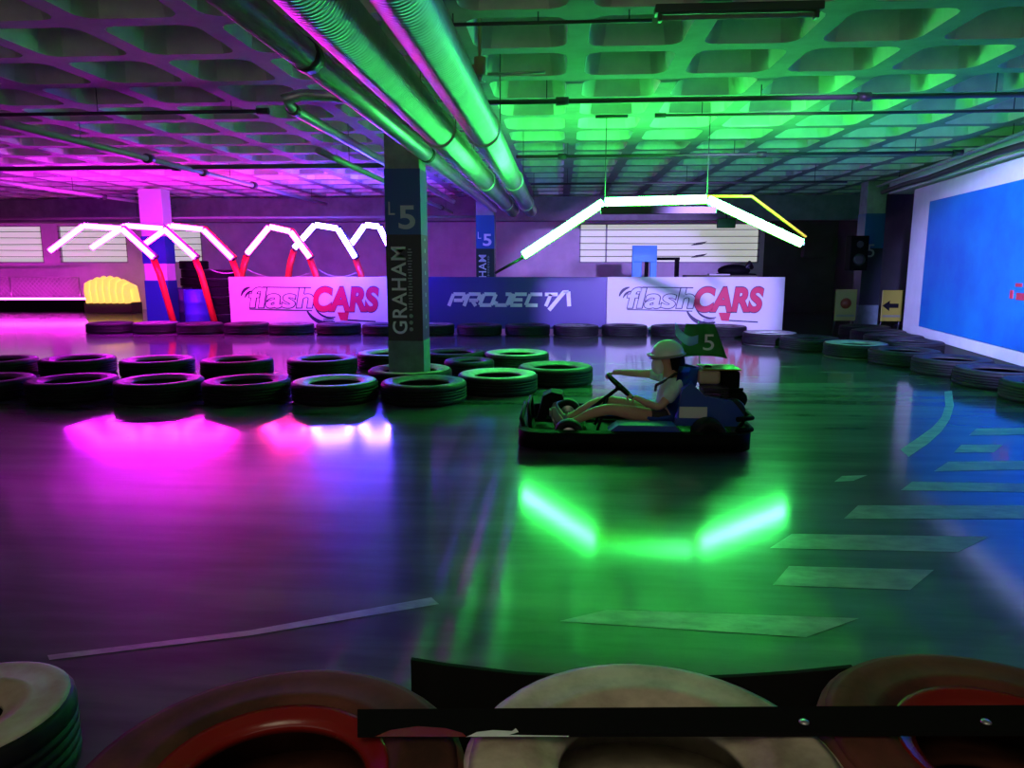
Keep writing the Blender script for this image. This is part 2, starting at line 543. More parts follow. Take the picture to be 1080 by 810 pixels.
wrapped_pillar('blue and black wrapped pillar marked 5 standing in the middle tyre barrier', (COLX, COLY, 0), 'ink_pale', 'ink_white')
wrapped_pillar('smaller blue wrapped pillar marked 5 rising behind the navy banner', (-1.86, 18.3, 0), 'ink_white', 'ink_white')
p = thing('pillar', 'white-topped pillar with dark blue foot behind the pink light arches', 'pillar', (-10.6, 18.9, 0))
p['kind'] = 'thing'
MB().box((0, 0, 1.75), (0.62, 0.44, 3.5), 0.015).build('shaft', 'pillar_pink', p)
MB().box((0, 0, 0.58), (0.64, 0.46, 1.16)).build('foot_band', 'blue_wrap', p)
MB().box((0, 0, 1.95), (0.64, 0.46, 0.7)).build('upper_band', 'blue_wrap', p)
p = thing('pillar', 'dark blue pillar in shadow at the far right near the yellow boards', 'pillar', (7.35, 18.3, 0))
p['kind'] = 'thing'
column_base(p)
text_mesh('numeral', '5', 'ink_grey', p, 0.17, 0.3, (-0.05, 1.9), -0.226)

# ------------------------------------------------------------------ ducts and pipes
DZ = 2.9
def duct(label, X, r, y0, y1):
    root = thing('ventilation_duct', label, 'duct', (X, 0, DZ), 0, 'ceiling ducts')
    prof = []
    y = y0
    while y < y1:
        prof += [(r, y), (r, y + 0.022), (r + 0.0022, y + 0.027), (r + 0.0022, y + 0.034), (r, y + 0.04)]
        y += 0.04
    prof += [(r, y1), (r * 0.4, y1 + 0.02)]
    MB().lathe(prof, 28, axis='Y').build('duct_body', 'galv', root)
    for yy in (3.0, 7.4, 11.8, 16.2):
        MB().lathe([(r + 0.008, yy), (r + 0.022, yy + 0.01), (r + 0.022, yy + 0.06), (r + 0.008, yy + 0.07)], 28, axis='Y').build('joint_collar', 'galv', root)
        for s in (-1, 1):
            MB().tube([(s * (r + 0.015), yy + 0.035, 0), (s * (r + 0.015), yy + 0.035, ZC - DZ + 0.3)], 0.006, 6).build('hanger_rod', 'pipe_dark', root)
    return root
duct('thick ribbed metal duct, rightmost of the three running under the ceiling', -0.78, 0.155, -2.0, 18.6)
duct('thick ribbed metal duct between the slim pipe and the rightmost duct', -1.22, 0.155, -2.0, 18.6)
def pipe(name, label, pts, r, m='pipe_grey', couplings=(), cat='pipe', ends=False, group=None):
    root = thing(name, label, cat, pts[0], 0, group)
    o = Vector(pts[0])
    loc = [Vector(q) - o for q in pts]
    MB().tube(loc, r, 12).build('pipe_run', m, root)
    for q in couplings:
        q = Vector(q) - o
        d = (loc[-1] - loc[0]).normalized()
        MB().tube([q - d * 0.07, q + d * 0.07], r * (1.7 if r < 0.05 else 1.08), 12).build('coupling', 'pipe_dark', root)
    a, b = loc[0], loc[-1]
    for t in (0.12, 0.5, 0.9):
        q = a.lerp(b, t)
        if name != 'branch_pipe' and o.z + q.z + r < ZC - 0.01 and name != 'cable_bundle':
            MB().tube([q, (q.x, q.y, ZC - o.z + 0.3)], 0.006, 6).build('hanger_rod', 'pipe_dark', root)
    return root
pipe('slim_pipe', 'slim round pipe running left of the two thick ducts', [(-1.63, -2, DZ), (-1.63, 17.9, DZ)], 0.095, 'galv', [(-1.63, 4.8, DZ), (-1.63, 9.0, DZ)])
# elbowed branch pipe
e0 = onz(286, 106, 3.1)
bx, by = -2.62, e0.y
pipe('branch_pipe', 'green-lit branch pipe with tan elbow left of the slim pipe',
     [(-1.72, by + 0.35, 3.14), (-2.25, by + 0.3, 3.2), (-2.48, by + 0.16, 3.18), (-2.6, by + 0.05, 3.12), (bx, by + 0.3, 3.08), (bx, 18.0, 3.08)], 0.055, 'galv', [(bx, by + 0.32, 3.08)])
def xpipe(name, label, a, b, z, r, m, coup=(), cat='pipe'):
    A, B = onz(*a, z), onz(*b, z)
    Y = (A.y + B.y) / 2
    cs = [(onz(*q, z).x, Y, z) for q in coup]
    return pipe(name, label, [(A.x, Y, z), (B.x, Y, z)], r, m, cs, cat)
xpipe('conduit', 'thin conduit nearest the top of the ceiling right of the ducts', (450, 27), (688, 21), 3.42, 0.014, 'pipe_dark')
xpipe('sprinkler_pipe', 'long dark pipe with two couplings under the green-lit ceiling', (508, 110), (1120, 97), 3.36, 0.028, 'pipe_dark', [(593, 108), (913, 101)])
xpipe('conduit', 'short dark conduit beside the long pipe with couplings', (628, 123), (662, 123), 3.481, 0.02, 'pipe_dark')
xpipe('conduit', 'dark conduit running right from below the long pipe with couplings', (690, 124), (1120, 114), 3.44, 0.018, 'pipe_dark', [(695, 124)])
xpipe('sprinkler_pipe', 'dark pipe ending in a cap below the blue-lit ceiling', (545, 167), (1020, 159), 3.3, 0.026, 'pipe_dark', [(593, 166), (803, 163), (1017, 159)])
xpipe('sprinkler_pipe', 'thin black pipe crossing the dim ceiling left of the branch pipe', (-60, 124), (276, 115), 3.38, 0.022, 'pipe_dark', [(273, 115)])
xpipe('sprinkler_pipe', 'black pipe above the magenta-lit ceiling at left', (-60, 180), (402, 173), 3.28, 0.04, 'pipe_dark', [(188, 177)])
xpipe('conduit', 'violet-lit pipe along the foot of the far beam', (-200, 231), (505, 229), 2.8, 0.03, 'pipe_grey')
xpipe('conduit', 'thin pipe under the far ceiling above the green arch', (560, 196), (900, 190), 3.2, 0.02, 'pipe_dark')
def ypipe(name, label, X, y0, y1, z, r, m, coup=()):
    return pipe(name, label, [(X, y0, z), (X, y1, z)], r, m, [(X, q, z) for q in coup])
ypipe('sprinkler_pipe', 'magenta-lit pipe slanting away under the left ceiling', -6.55, 8.5, 20.5, 3.24, 0.045, 'pipe_grey', (11.6, 13.4, 15.6))
ypipe('sprinkler_pipe', 'magenta-lit pipe slanting away at the far left edge of the ceiling', -11.1, 12.0, 20.8, 3.2, 0.04, 'pipe_grey', (17.5,))
ypipe('sprinkler_pipe', 'violet-lit pipe between the middle pillar and the second pillar', -2.95, 9.0, 20.0, 2.95, 0.04, 'pipe_grey', (18.2,))
# pipes over the mural
for k, (dz, off, lab) in enumerate(((3.2, 0.2, 'dark cable bundle running along the top of the mural wall'), (3.33, 0.32, 'thin pipe above the cable bundle over the mural wall'))):
    A = pa + dirv * -1.6 + nrm * off
    B = pa + dirv * 12 + nrm * off
    pts = [A.lerp(B, q / 9) + Vector((0, 0, dz + (0.02 * math.sin(q * 2.1) if k == 0 else 0))) for q in range(10)]
    pipe('cable_bundle' if k == 0 else 'conduit', lab, pts, 0.05 if k == 0 else 0.025, 'pipe_dark' if k == 0 else 'pipe_grey', (), 'cable' if k == 0 else 'pipe')
# sprinkler valve branch beside the right duct
v0 = onz(476, 72, 3.2)
root = thing('sprinkler_branch', 'tan sprinkler branch with tee beside the rightmost duct', 'pipe', v0)
MB().tube([(-0.12, 0, 0), (0.26, 0, 0)], 0.03, 12).build('pipe_run', 'brass', root)
MB().tube([(0.24, 0, -0.06), (0.24, 0, 0.08)], 0.05, 12).build('tee', 'brass', root)
MB().tube([(0.24, 0, 0.08), (0.24, 0, 0.42)], 0.016, 8).build('riser', 'brass', root)
MB().tube([(0.24, 0, -0.06), (0.24, 0, -0.1)], 0.018, 8).lathe([(0.04, -0.115), (0.045, -0.11), (0.01, -0.1)], 14, c=(0.24, 0, 0)).build('sprinkler_head', 'steel', root)
MB().tube([(0.3, 0.05, -0.04), (0.78, 0.05, -0.03)], 0.012, 8).build('side_rod', 'steel', root)
# unlit batten
b0, b1 = onz(690, 19, 3.4), onz(868, 14, 3.4)
root = thing('light_batten', 'unlit dark ceiling batten at the top of the picture', 'lamp', ((b0.x + b1.x) / 2, b0.y, 3.4))
L = b1.x - b0.x
MB().box((0, 0, 0.05), (L, 0.13, 0.06), 0.01).build('housing', 'pipe_dark', root)
MB().tube([(-L / 2 + 0.05, 0, 0.0), (L / 2 - 0.05, 0, 0.0)], 0.018, 10).build('tube', 'beam', root)
for s in (-1, 1):
    MB().box((s * (L / 2 - 0.04), 0, 0.0), (0.03, 0.07, 0.06), 0.005).build('tube_holder', 'pipe_dark', root)

# ------------------------------------------------------------------ light arches
def arch(name, label, px, Y, m, r, frame_m, frame_off, post_m=None, left_post=True, hang=False, cat='light arch', group=None):
    P = [ony(x, y, Y) for x, y in px]
    o = Vector(((P[0].x + P[3].x) / 2, Y, 0))
    root = thing(name, label, cat, o, 0, group)
    P = [q - o for q in P]
    for a, b in zip(P, P[1:]):
        d = (b - a).normalized()
        MB().tube([a + d * 0.015, a + d * 0.02, b - d * 0.02, b - d * 0.015], [r * 0.7, r, r, r * 0.7], 14).build('led_tube', m, root)
    fo = Vector(frame_off)
    fr = MB()
    Q = [q + fo for q in P]
    fr.tube(Q, r * 0.7, 8)
    fr.build('frame', frame_m, root)
    for a in P:
        MB().tube([a, a + fo], r * 0.4, 6).build('bracket', 'dark_metal', root)
    if post_m:
        for k in ((0, 3) if left_post else (3,)):
            s = 1 if k == 3 else -1
            yb = 17.75 + 0.1 * (k == 0) - o.y
            head = Vector((P[k].x * 1.0 + (o.x + P[k].x) * (yb / o.y), yb, P[k].z - 0.02))
            MB().tube([Q[k], head], 0.035, 8).build('arm', 'dark_metal', root)
            MB().tube([head, head + Vector((s * 0.12, 0, -0.35)), (head.x + s * 0.42, yb, 0.0)], 0.08, 10).build('post', post_m, root)
    if hang:
        for a in (Q[1], Q[2]):
            MB().tube([a, (a.x, a.y, ZC + 0.3)], 0.006, 6).build('hanger_cable', 'wire', root)
    return root
g = arch('light_arch', 'large bright green neon arch hanging over the track', [(551, 270), (637, 213), (746, 210), (847, 257)], 10.2, 'green_led', 0.055, 'yellow_frame', (0.02, 0.14, -0.02), hang=True)
Pg = [ony(x, y, 10.2) - g.location for x, y in ((551, 270), (637, 213), (746, 210), (847, 257))]
bl, br_ = Pg[1], Pg[2]
MB().box(((bl.x + br_.x) / 2, -0.33, (bl.z + br_.z) / 2 - 0.15), (br_.x - bl.x + 0.12, 0.03, 0.1), 0.008).build('reflection_shield', 'dark_metal', g)  # added shield keeping the top tube out of the floor reflection
for e_ in (bl, br_):
    MB().tube([(e_.x, e_.y, e_.z - 0.05), (e_.x, -0.33, e_.z - 0.14)], 0.014, 6).build('shield_bracket', 'dark_metal', g)  # holds the added shield
q0, q1, q2 = (ony(x, y, 10.9) - g.location for x, y in ((746, 207), (793, 207), (850, 250)))
MB().tube([q0, q1, q2], 0.022, 8).build('rear_frame', 'yellow_frame', g)
MB().tube([Pg[0] + Vector((0, 0.14, -0.02)), ony(522, 288, 10.34) - g.location], 0.02, 8).build('frame_tail', 'dark_metal', g)
arches = [
    ([(52, 265), (88, 238), (128, 241), (162, 272)], 'magenta_led', 'magenta neon arch, leftmost of the row by the windows', 'red_post'),
    ([(96, 262), (132, 238), (172, 241), (206, 272)], 'magenta_led', 'magenta neon arch second from the left in the row', 'red_post'),
    ([(152, 258), (180, 238), (214, 242), (245, 273)], 'pink_led', 'pink neon arch third from the left, beside the white banner end', 'red_post'),
    ([(260, 268), (284, 239), (306, 244), (327, 272)], 'red_led', 'red-pink neon arch above the left half of the pink-lit banner', 'red_post'),
    ([(310, 262), (332, 237), (356, 241), (375, 272)], 'blue_led', 'blue-white neon arch above the red lettering of the left banner', 'red_post'),
    ([(370, 258), (385, 237), (400, 239), (413, 266)], 'blue_led', 'blue-white neon arch just left of the middle pillar', 'red_post'),
]
for k, (px, m, lab, pm) in enumerate(arches):
    arch('light_arch', lab, px, 15.75 + 0.17 * k, m, 0.056, 'red_post' if k in (2, 3) else 'dark_metal', (0.03, 0.1, 0.03), pm, k in (3, 4), group='neon arches along the far lane')
# sagging cables between the arches
for k, (a, b, s, lab) in enumerate((((222, 284), (255, 284), 5, 'pale cable sagging between the third arch posts'), ((258, 283), (335, 284), 12, 'pale cable sagging above the left end of the white banner'), ((335, 284), (382, 283), 10, 'pale cable sagging between the red and blue arches'))):
    A, B = ony(*a, 17.9), ony(*b, 17.9)
    pts = [A.lerp(B, q / 10) - Vector((0, 0, s * 0.02 * (1 - (q / 5 - 1) ** 2))) for q in range(11)]
    tag(MB().tube([q - A for q in pts], 0.012, 6).build('cable', 'wire_pale', loc=A), lab, 'cable', 'sagging cables')

# ------------------------------------------------------------------ banners
BY = 17.2
def banner(label, x0, x1, m):
    a, b = ony(x0, 292, BY), ony(x1, 292, BY)
    wd = b.x - a.x
    h = a.z
    root = thing('banner_board', label, 'banner', ((a.x + b.x) / 2, BY, 0), 0, 'advertising banners')
    MB().box((0, 0, h / 2 + 0.04), (wd, 0.03, h - 0.08), 0.004).build('panel', m, root)
    fr = MB()
    fr.box((0, 0.035, h - 0.03), (wd, 0.04, 0.05)).box((0, 0.035, 0.12), (wd, 0.04, 0.05))
    for s in (-1, 0, 1):
        fr.box((s * (wd / 2 - 0.03), 0.035, h / 2), (0.05, 0.04, h - 0.02))
    fr.build('back_frame', 'dark_metal', root)
    for s in (-1, 1):
        MB().box((s * (wd / 2 - 0.2), 0.26, 0.02), (0.06, 0.5, 0.04)).build('foot', 'dark_metal', root)
    return root, wd, h
def race_logo(root, wd, h):
    """Slanted two-tone lettering with speed strokes, as printed on both white banners (h = board top)."""
    u = wd / 188.0     # metres per picture pixel of the right-hand banner
    X = lambda p: (p - 94) * u
    Z = lambda q: h - (q - 292) * u
    yf = -0.016
    text_mesh('outline_lettering', 'flash', 'ink_navy', root, 74 * u, 24 * u, ((X(58)), Z(314.5)), yf, 0.002, offset=0.045, shear=0.15)
    text_mesh('pale_lettering', 'flash', 'ink_pale', root, 72 * u, 22 * u, ((X(58)), Z(314.5)), yf - 0.003, 0.002, offset=0.02, shear=0.15)
    text_mesh('outline_lettering', 'CARS', 'ink_navy', root, 74 * u, 29 * u, ((X(130)), Z(316)), yf, 0.002, offset=0.06, shear=0.15)
    text_mesh('red_lettering', 'CARS', 'ink_red', root, 73 * u, 27 * u, ((X(130)), Z(316)), yf - 0.003, 0.002, offset=0.045, shear=0.15)
    s = MB()
    s.bar((X(22), Z(327)), (X(92), Z(328.5)), 1.1 * u, yf - 0.004, yf)
    s.bar((X(38), Z(303)), (X(92), Z(303.5)), 1.1 * u, yf - 0.006, yf - 0.003)
    s.arc((X(26), Z(316)), 13 * u, PI * 0.55, PI * 0.92, 3.0 * u, yf - 0.004, yf)
    s.arc((X(28), Z(318)), 11 * u, PI * 0.55, PI * 0.9, 2.2 * u, yf - 0.004, yf)
    s.arc((X(108), Z(318)), 24 * u, PI * 1.15, PI * 1.62, 4.2 * u, yf - 0.004, yf)
    s.arc((X(112), Z(318)), 18 * u, PI * 1.15, PI * 1.6, 2.2 * u, yf - 0.004, yf)
    for k in range(3):
        s.bar((X(104), Z(337.5 + 1.9 * k)), (X(116 - k), Z(337.5 + 1.9 * k)), 0.8 * u, yf - 0.004, yf)
    s.bar((X(124), Z(338)), (X(162), Z(340)), 1.4 * u, yf - 0.004, yf)
    s.build('speed_strokes', 'ink_navy', root)
    r = MB().prism([(X(120), Z(330)), (X(133), Z(330)), (X(131), Z(339)), (X(123), Z(338.5))], yf - 0.006, yf - 0.003)
    r.build('letter_tail', 'ink_red', root)
r1 = banner('pink-lit white banner with pale and red lettering left of the middle pillar', 241, 420, 'banner_white')
race_logo(*r1)
r2 = banner('navy banner with slanted white lettering between the two white banners', 436, 640, 'banner_navy')
r3 = banner('violet-lit white banner with pale and red lettering at the right end', 640.5, 828, 'banner_white')
race_logo(*r3)
def projecta(root, wd, h):
    u = wd / 204.0
    mb = MB()
    yf, t = -0.016, 3.7
    def seg(x0, a, b, th=t):
        sh = lambda q: ((x0 + q[0] + 0.42 * q[1] - 538) * u, h - (321.5 - q[1] - 292) * u)
        mb.bar(sh(a), sh(b), th * u, yf - 0.005, yf)
    W, H = 12.5, 11.5
    L = {'P': [((0, -1), (0, H)), ((0, H), (W, H)), ((W, H), (W, 5)), ((W, 5), (3, 5))],
         'R': [((0, -1), (0, H)), ((0, H), (W, H)), ((W, H), (W, 5)), ((W, 5), (3, 5)), ((6, 5), (W, -1))],
         'O': [((0, 0), (0, H)), ((0, H), (W, H)), ((W, H), (W, 0)), ((W, 0), (0, 0))],
         'J': [((W, H + 1), (W, 0)), ((W, 0), (0, 0)), ((0, 0), (0, 4)), ((W - 6, H), (W, H))],
         'E': [((0, 0), (0, H)), ((0, H), (W, H)), ((0, 5.7), (W - 2, 5.7)), ((0, 0), (W, 0))],
         'C': [((0, 0), (0, H)), ((0, H), (W, H)), ((0, 0), (W, 0))],
         'T': [((-1, H), (W, H)), ((W / 2 - 1, H), (W / 2 - 1, -1))]}
    x = 474
    for ch in 'PROJECT':
        for a, b in L[ch]:
            seg(x, a, b)
        x += 16.3
    seg(x - 5, (-1, -5), (7, H + 3), 4.2)
    seg(x - 5, (6, H + 3), (11, H + 3), 2.4)
    seg(x - 5, (11, H + 3), (18.5, -1), 4.2)
    mb.build('white_lettering', 'ink_white', root)
projecta(*r2)

# ------------------------------------------------------------------ tyres
def tyre_parts(R, r, h, seg=44):
    e = h
    tread = MB()
    prof = [(R * 0.95, 0.03 * e), (R * 0.99, 0.10 * e), (R, 0.2 * e)]
    for k in (0.3, 0.43, 0.57, 0.7):
        prof += [(R, (k - 0.025) * e), (R - 0.012, (k - 0.02) * e), (R - 0.012, (k + 0.02) * e), (R, (k + 0.025) * e)]
    prof += [(R, 0.8 * e), (R * 0.99, 0.9 * e), (R * 0.95, 0.97 * e), (R * 0.88, 0.94 * e), (R * 0.88, 0.06 * e)]
    tread.lathe(prof, seg, closed=True)
    side = MB()
    def ring(zf):
        pr = [(R * 0.95, 0.97), (R * 0.9, 0.995), (R * 0.82, 1.0), (r + (R - r) * 0.42, 0.985), (r + (R - r) * 0.4, 0.995), (r + (R - r) * 0.3, 0.975),
              (r + (R - r) * 0.16, 0.92), (r + 0.012, 0.89), (r, 0.86), (r, 0.8), (r + 0.03, 0.78), (r + (R - r) * 0.5, 0.9), (R * 0.9, 0.93)]
        return [(a, zf(b) * e) for a, b in pr]
    side.lathe(ring(lambda b: b), seg, closed=True)
    side.lathe(ring(lambda b: 1 - b), seg, closed=True)
    return tread, side
PROTO = {}
def tyre(label, loc, R=0.53, r=0.3, h=0.24, side='rubber_side', tread='rubber', group=None, rz=0.0, tilt=(0, 0), name='tyre', lip=None):
    key = (R, r, h, side, tread, lip)
    if key not in PROTO:
        root = thing(name, label, 'tyre', loc)
        a, b = tyre_parts(R, r, h)
        t = a.build('tread', tread, root)
        s = b.build('sidewall', side, root)
        if lip:
            l = MB().lathe([(r + (R - r) * 0.2, 0.955 * h), (r + (R - r) * 0.16, 0.94 * h), (r + 0.01, 0.905 * h), (r - 0.004, 0.86 * h), (r - 0.004, 0.78 * h),
                            (r + 0.02, 0.77 * h), (r + 0.02, 0.86 * h), (r + (R - r) * 0.2, 0.9 * h)], 44, closed=True)
            l.build('bead', lip, root)
        PROTO[key] = root
    else:
        root = copy_tree(PROTO[key])
        root.location = loc
        root['label'] = label
        if 'group' in root.keys():
            del root['group']
    root.rotation_euler = (tilt[0], tilt[1], rz)
    if group:
        root['group'] = group
    return root
ORD = ['first', 'second', 'third', 'fourth', 'fifth', 'sixth', 'seventh', 'eighth', 'ninth', 'tenth', 'eleventh', 'twelfth', 'thirteenth', 'fourteenth']

# middle barrier: front row, from the pillar outward
front = [(447, 401, 'rubber_grey', 'dark tyre directly in front of the wrapped pillar'),
         (349, 400, 'rubber_white', 'pale-topped tyre in the front row, next left of the pillar tyre'),
         (253, 401, 'rubber_side', 'dark tyre in the front row, second left of the pillar tyre'),
         (156, 400, 'rubber_grey', 'greyish tyre in the front row, third left of the pillar tyre'),
         (60, 402, 'rubber_side', 'dark tyre in the front row, fourth left of the pillar tyre'),
         (-36, 403, 'rubber_side', 'dark tyre in the front row cut by the left picture edge'),
         (525, 393, 'rubber_white', 'green-lit white-topped tyre in the front row right of the pillar'),
         (586, 385, 'rubber_grey', 'dark tyre at the right end of the middle barrier nearest the kart')]
for k_, (x, y, s, lab) in enumerate(front):
    q = onz(x, y, 0.24)
    if k_ < 6:
        q = onz(447, 401, 0.24) + Vector((-1.062 * k_, -0.03 * k_, 0))
    tyre(lab, (q.x, q.y, 0), side=s, group='tyres of the middle barrier', rz=0.0, R=0.505)
backr = [(340, 377, 'rubber_grey', 'dark tyre in the back row, next left of the pillar collar tyre'), (250, 378, 'rubber_side', 'dark tyre in the back row behind the second front tyre left of the pillar'),
         (166, 378, 'rubber_grey', 'greyish tyre in the back row behind the greyish front tyre'), (82, 377, 'rubber_side', 'dark tyre in the back row, second from the left picture edge'), (-2, 378, 'rubber_side', 'dark tyre in the back row at the left picture edge'),
         (545, 371, 'rubber_white', 'green-lit white-topped tyre in the back row right of the pillar')]
for x, y, s, lab in backr:
    q = onz(x, y, 0.24)
    tyre(lab, (q.x, q.y, 0), side=s, group='tyres of the middle barrier', rz=0.0, R=0.505)
for x, y, s, lab in ((411, 371, 'rubber_white', 'blue-lit pale tyre behind the pillar at its left'), (478, 370, 'rubber_side', 'dark tyre behind the pillar at its right')):
    q = onz(x, y, 0.24)
    tyre(lab, (q.x, q.y, 0), side=s, group='tyres of the middle barrier', rz=0.0, R=0.505)
q = onz(494, 380, 0.24)
tyre('small purple-lit tyre wedged right of the pillar', (q.x, q.y + 0.1, 0), R=0.36, r=0.2, side='rubber_side', group='tyres of the middle barrier')
tyre('yellowish collar tyre standing around the foot of the wrapped pillar', (COLX, COLY, 0), R=0.55, r=0.355, side='cream', group='tyres of the middle barrier')

# row before the banners
rowx = [107, 157, 207, 257, 307, 357, 407, 457, 507, 557, 607, 657, 707, 757]
for k, x in enumerate(rowx):
    q = onz(x, 341, 0.24)
    lab = 'dark tyre before the banners, %s from the left end of that row' % ORD[k]
    tyre(lab, (q.x, 16.5 + (0.06 if k % 2 else 0), 0), side=['rubber_side', 'rubber_grey', 'rubber_side'][k % 3], group='tyres before the banners', rz=0.0, R=0.51)
# row curving to the right before the mural wall
def walk(pxs, n, step, z=0.24):
    P = [onz(x, y, z) for x, y in pxs]
    out, i, cur = [P[0].copy()], 1, P[0].copy()
    while len(out) < n and i < len(P):
        need = step
        while i < len(P) and (P[i] - cur).length < need:
            need -= (P[i] - cur).length
            cur = P[i].copy()
            i += 1
        if i >= len(P):
            break
        cur = cur + (P[i] - cur).normalized() * need
        out.append(cur.copy())
    return out
r1_ = walk([(812, 350), (860, 356), (918, 363), (985, 373), (1080, 394), (1200, 425)], 9, 1.08)
placed = []
for k, q in enumerate(r1_):
    s = {0: 'rubber_white', 2: 'rubber_white'}.get(k, 'rubber_side')
    lab = {0: 'pale-topped tyre just right of the right-hand banner', 2: 'large pale green-topped tyre in the row curving to the right'}.get(k, 'dark tyre in the front row before the mural, %s from the banner' % ORD[k])
    tyre(lab, (q.x, q.y, 0), side=s, group='tyres before the mural wall', rz=0.0, R=0.53)
t_, k = -0.6, 0
while t_ < 7.5:
    q = pa + dirv * t_ + nrm * 0.6
    t_ += 0.27
    if all((Vector((q.x, q.y)) - Vector((u.x, u.y))).length > 1.07 for u in r1_ + placed):
        placed.append(q)
        tyre('dark tyre close under the mural wall, %s from its far end' % ORD[k], (q.x, q.y, 0.0), side='rubber_side', group='tyres under the mural wall', R=0.53)
        k += 1

# foreground stacks
STK_H = 0.19
def stack(cx, cy, n, tops, labels, R=0.335, r=0.165, zb=0.0):
    for k in range(n):
        top = k == n - 1
        s, t, l = tops if top else ('rubber_side', 'rubber', None)
        tyre(labels[0] if top else labels[1] % ORD[n - 1 - k], (cx, cy, zb + k * STK_H), R=R, r=r, h=STK_H - 0.001, side=s, tread=t, lip=l, group='foreground tyre stacks', rz=0.0)
ZT = 4 * STK_H
qw = onz(690, 802, ZT)
stack(qw.x, qw.y, 4, ('cream', 'cream', None), ('large worn cream-painted tyre at the bottom centre of the picture', '%s tyre down in the stack under the worn cream tyre'))
qr = onz(283, 812, ZT)
stack(qr.x, qr.y, 4, ('brick_red', 'brick_red', 'gloss_red'), ('dull red tyre with glossy red rim at the lower left', '%s tyre down in the stack under the lower-left red tyre'))
qk = onz(1076, 786, ZT)
stack(qk.x, qk.y, 4, ('brick_red', 'brick_red', 'gloss_red'), ('shadowed dull red tyre at the lower right corner', '%s tyre down in the stack under the lower-right red tyre'))
ql = onz(-40, 748, 0.26)
tyre('pale worn tyre lying on the floor at the lower left picture edge', (ql.x, ql.y, 0), R=0.3, r=0.1, h=0.26, side='cream_red', group='foreground tyre stacks')
# black belt behind the stacks
bt = [(433, 696), (470, 702), (545, 711), (620, 715), (700, 717), (780, 714), (840, 710), (900, 704)]
mb = MB()
top = [ony(x, y, qw.y + 0.42 - 0.06 * (((x - 665) / 230.0) ** 2)) for x, y in bt]
vA = [mb._v(q) for q in top]
vB = [mb._v((q.x, q.y, 0.02)) for q in top]
vC = [mb._v((q.x, q.y + 0.012, q.z)) for q in top]
vD = [mb._v((q.x, q.y + 0.012, 0.02)) for q in top]
for k in range(len(bt) - 1):
    mb._f([vA[k], vA[k + 1], vB[k + 1], vB[k]], True)
    mb._f([vC[k], vC[k + 1], vD[k + 1], vD[k]], True)
    mb._f([vA[k], vA[k + 1], vC[k + 1], vC[k]])
    mb._f([vB[k], vB[k + 1], vD[k + 1], vD[k]])
for k in (0, -1):
    mb._f([vA[k], vB[k], vD[k], vC[k]])
tag(mb.build('rubber_belt', 'belt'), 'black rubber belt standing behind the worn cream tyre', 'belt')
# flat strap bolted over the tyres
sz = ZT + 0.004
sA, sB = onz(377, 752, sz), onz(1150, 747, sz)
sC, sD = onz(1150, 776, sz), onz(377, 778, sz)
root = thing('barrier_strap', 'flat black strap lying across the tops of the foreground tyres', 'strap', ((sA.x + sB.x) / 2, (sA.y + sD.y) / 2, sz))
o = root.location
mb = MB()
lo = [mb._v(q - o) for q in (sA, sB, sC, sD)]
hi = [mb._v(q - o + Vector((0, 0, 0.008))) for q in (sA, sB, sC, sD)]
mb._f(lo)
mb._f(hi)
for k in range(4):
    mb._f([lo[k], lo[(k + 1) % 4], hi[(k + 1) % 4], hi[k]])
mb.build('band', 'strap', root)
for bxp in (848, 1040):
    q = onz(bxp, 762, sz + 0.008) - o
    MB().lathe([(0.009, 0), (0.009, 0.002), (0.006, 0.004), (0.001, 0.0045)], 12, c=q).build('bolt', 'steel', root)
mb = MB()
mb._f([mb._v(onz(x, y, sz + 0.0095) - o) for x, y in ((395, 777), (412, 770), (440, 766), (470, 768), (488, 773), (492, 777))])
mb.build('red_paint_smear', 'gloss_red', root)
mb = MB()
mb._f([mb._v(onz(x, y, sz + 0.0095) - o) for x, y in ((492, 777), (503, 772), (520, 770), (540, 771), (544, 768), (547, 772), (537, 775), (600, 776), (600, 777))])
mb.build('white_paint_smear', 'paper', root)

# ------------------------------------------------------------------ go-kart
kart = thing('go_kart', 'low blue and black go-kart driving left under the green arch', 'go-kart', (0.64, 6.75, 0))
f = MB()
f.tube([(-0.95, -0.32, 0.07), (0.95, -0.36, 0.07)], 0.018, 10).tube([(-0.95, 0.32, 0.07), (0.95, 0.36, 0.07)], 0.018, 10)
for x in (-0.9, -0.4, 0.2, 0.9):
    f.tube([(x, -0.35, 0.07), (x, 0.35, 0.07)], 0.016, 10)
f.build('chassis_frame', 'kart_black', kart)
MB().box((0, 0, 0.055), (1.86, 1.22, 0.012)).build('floor_tray', 'kart_black', kart)
# surround bumper of moulded plastic
def rounded(hx, hy, rc, n=6):
    out = []
    for q, (sx, sy) in enumerate(((1, 1), (-1, 1), (-1, -1), (1, -1))):
        for k in range(n + 1):
            a = q * PI / 2 + k * PI / 2 / n
            out.append((sx * (hx - rc) + rc * math.cos(a), sy * (hy - rc) + rc * math.sin(a)))
    return out
b = MB()
outer, inner = rounded(1.0, 0.68, 0.2), rounded(0.93, 0.61, 0.16)
ring = []
for pts, zs in ((outer, (0.035, 0.18)), (inner, (0.19, 0.05))):
    for z in zs:
        ring.append([b._v((x, y, z)) for x, y in pts])
n = len(outer)
for i in range(4):
    A, B = ring[i], ring[(i + 1) % 4]
    for k in range(n):
        b._f([A[k], A[(k + 1) % n], B[(k + 1) % n], B[k]], i == 0)
b.build('surround_bumper', 'kart_black', kart)
fb = MB()
fb.tube([(-0.93, -0.5, 0.12), (-0.98, -0.4, 0.24), (-0.98, 0.4, 0.24), (-0.93, 0.5, 0.12)], 0.02, 10)
